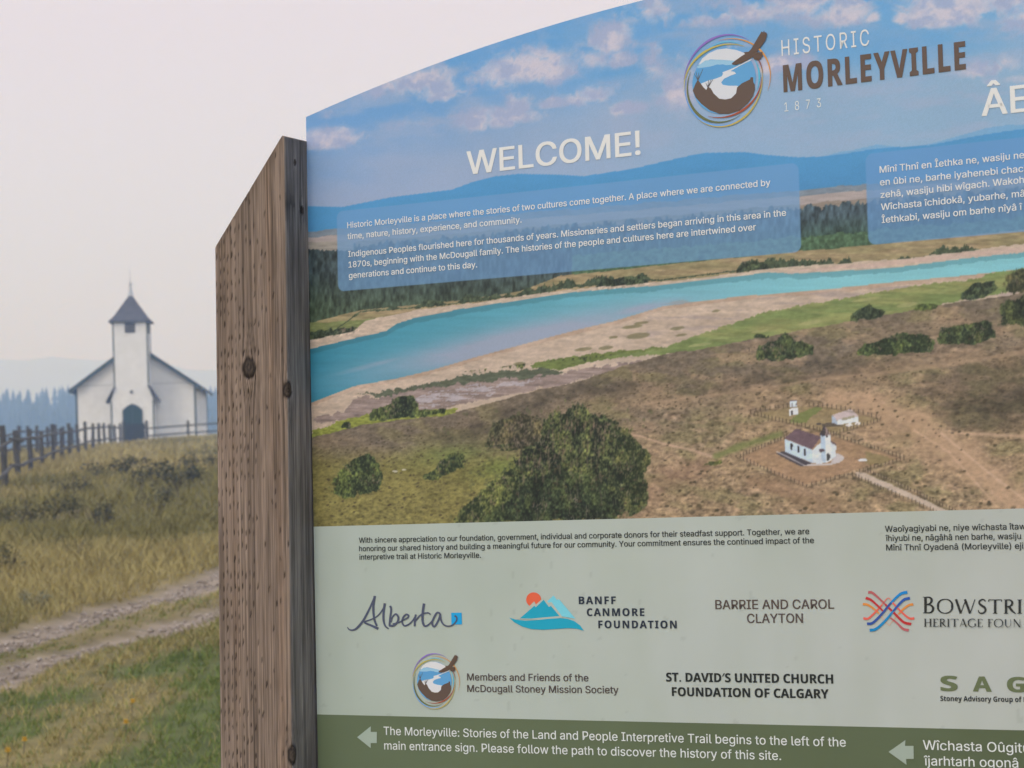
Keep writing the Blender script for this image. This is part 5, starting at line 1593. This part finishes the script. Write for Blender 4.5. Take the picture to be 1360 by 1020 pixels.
SHR = [(92, 660, 1.0, .55, 'dark low shrub high on the slope just below the fence', 0), (198, 645, 1.5, .6, 'wide dark shrub on the crest beside the timber post', 0), (236, 652, 1.3, .7, 'dark shrub touching the timber post edge at mid slope', 0),
       (60, 700, 1.0, .6, 'olive bush at far left in the middle of the slope', 1), (22, 706, .9, .6, 'leftmost brown-green bush on the middle of the slope', 1), (130, 706, .8, .55, 'round dark bush at the centre of the golden slope', 0),
       (100, 744, .55, .4, 'small olive bush above the upper wheel rut', 1), (45, 812, .42, .28, 'grey-green sage tuft on the verge beside the upper rut', 2), (94, 688, .7, .5, 'small dark bush between two larger bushes on the slope', 0),
       (212, 676, .9, .5, 'flat dark shrub between the crest and the golden grass', 0), (152, 636, 1.6, .6, 'broad dark shrub under the church gate', 0), (262, 628, 1.4, .6, 'dark shrub right below the yard fence', 0), (8, 764, .6, .5, 'tall brown-green bush cut by the left picture edge', 1)]
def ground_hit(px, py):
    v = RC @ Vector(((px - CX) / F_PX, -(py - CY) / F_PX, -1))
    v = v / v.y
    d = 8.0
    while d < 150:
        p = EYE + v * d
        if p.z <= gz(p.x, p.y): return p
        d += .1
    return EYE + v * 120
for i, (px_, py_, w_, h_, lab, kd) in enumerate(SHR):
    p = ground_hit(px_, py_)
    tone, tip = [((.072, .07, .035), (.05, .04, .02)), ((.085, .08, .035), (.06, .045, .015)), ((.17, .19, .15), (.03, .03, .03))][kd]
    V_, f_, c_ = make_shrub(w_ * .52, h_ * .85, 460, 40 + i, tone, tip)
    s_ = empty('shrub', (p.x, p.y, gz(p.x, p.y) - .03), lab, 'shrub', 'low shrubs on the slope')
    link('foliage', np_mesh('foliage', V_, f_, c_), s_, M_LEAF)
    st = MB()
    rr_ = random.Random(i)
    for k in range(7):
        st.log((rr_.uniform(-.05, .05), rr_.uniform(-.05, .05), -.05), (rr_.uniform(-.4, .4) * w_, rr_.uniform(-.3, .3) * w_, h_ * rr_.uniform(.4, .75)), .012, .005, 5, 2)
    st.build('stems', mat('shrub_stem', (.07, .055, .045), .9) if i == 0 else bpy.data.materials['shrub_stem'], s_)
for i, (px_, py_, lab) in enumerate([(175, 938, 'yellow wildflower alone in the green grass left of the post'), (31, 990, 'upper yellow wildflower of the pair in the bottom left corner'), (9, 1003, 'lower yellow wildflower of the pair in the bottom left corner'), (166, 965, 'orange-yellow wildflower below the lone yellow one')]):
    p = ground_hit(px_, py_ + 16)
    fl = empty('wildflower', (p.x, p.y, gz(p.x, p.y)), lab, 'wildflower', 'yellow wildflowers in the grass')
    MB().log((0, 0, -.02), (.01, 0, .085), .003, .002, 5, 2).build('stem', bpy.data.materials['shrub_stem'], fl)
    hb = MB()
    for k in range(10):
        a = k * math.pi / 5
        for tl_, r_ in ((.1, .019), (.75, .013)):
            ca_, sa_ = math.cos(a + tl_), math.sin(a + tl_)
            up = .022 * math.sin(tl_ * 1.6) + .004
            hb.beam((.01, 0, .085), (.01 + r_ * ca_, r_ * sa_, .085 + up), .013, .003)
    hb.log((.01, 0, .085), (.01, 0, .10), .008, .006, 8, 2)
    hb.build('flower_head', mat('yellow_petal', (.62, .38, .03), .6) if i == 0 else bpy.data.materials['yellow_petal'], fl)

# ---------------------------------------------------------------- far conifer forest (one mass)
n = 2600
FXp = rng.uniform(-330, 160, n)
FYp = rng.uniform(560, 760, n)
FH = rng.uniform(11, 15.5, n) * (.62 + .76 * fbm(FXp * .05, FYp * .03, 2, 5))
FZ = ground_z(FXp, FYp)
FZ = FZ + 8.0 * smooth(560, 700, FYp)
tv, tf = [], []
lay, seg = 7, 7
for i in range(n):
    hgt, r0 = FH[i], FH[i] * rng.uniform(.17, .26)
    base = len(tv)
    for k in range(lay):
        z0 = hgt * (.06 + .94 * k / lay)
        z1 = hgt * min(1.0, .06 + .94 * (k + 1.55) / lay)
        rr_ = r0 * (1 - k / lay) + .12
        c0 = len(tv)
        for j in range(seg):
            an = 2 * math.pi * (j + rng.random() * .5) / seg
            q_ = rr_ * rng.uniform(.65, 1.25)
            tv.append((FXp[i] + q_ * math.cos(an), FYp[i] + q_ * math.sin(an), FZ[i] + z0 - q_ * .25))
        tv.append((FXp[i], FYp[i], FZ[i] + z1))
        for j in range(seg):
            tf.append((c0 + j, c0 + (j + 1) % seg, c0 + seg))
forest = link('forest', np_mesh('forest', np.array(tv), np.array(tf)), None, M_CONIFER)
tag(forest, 'blue hazy conifer forest far behind the church', 'forest', kind='stuff')

# ---------------------------------------------------------------- smoke haze
hz = MB().box(-2800, 2800, -700, 3800, -14, 150).build('haze', None)
hm = bpy.data.materials.new('smoke_haze')
hm.use_nodes = True
hn, hl = hm.node_tree.nodes, hm.node_tree.links
hn.remove(hn['Principled BSDF'])
pv = hn.new('ShaderNodeVolumePrincipled')
pv.inputs['Color'].default_value = (0.36, 0.58, 1.0, 1)
pv.inputs['Density'].default_value = 0.0018
pv.inputs['Anisotropy'].default_value = 0.3
if 'Absorption Color' in pv.inputs: pv.inputs['Absorption Color'].default_value = (1, 1, 1, 1)
hl.new(pv.outputs[0], hn['Material Output'].inputs['Volume'])
hz.data.materials.clear()
hz.data.materials.append(hm)
tag(hz, 'thin pale wildfire smoke haze over the valley', 'haze', kind='stuff')
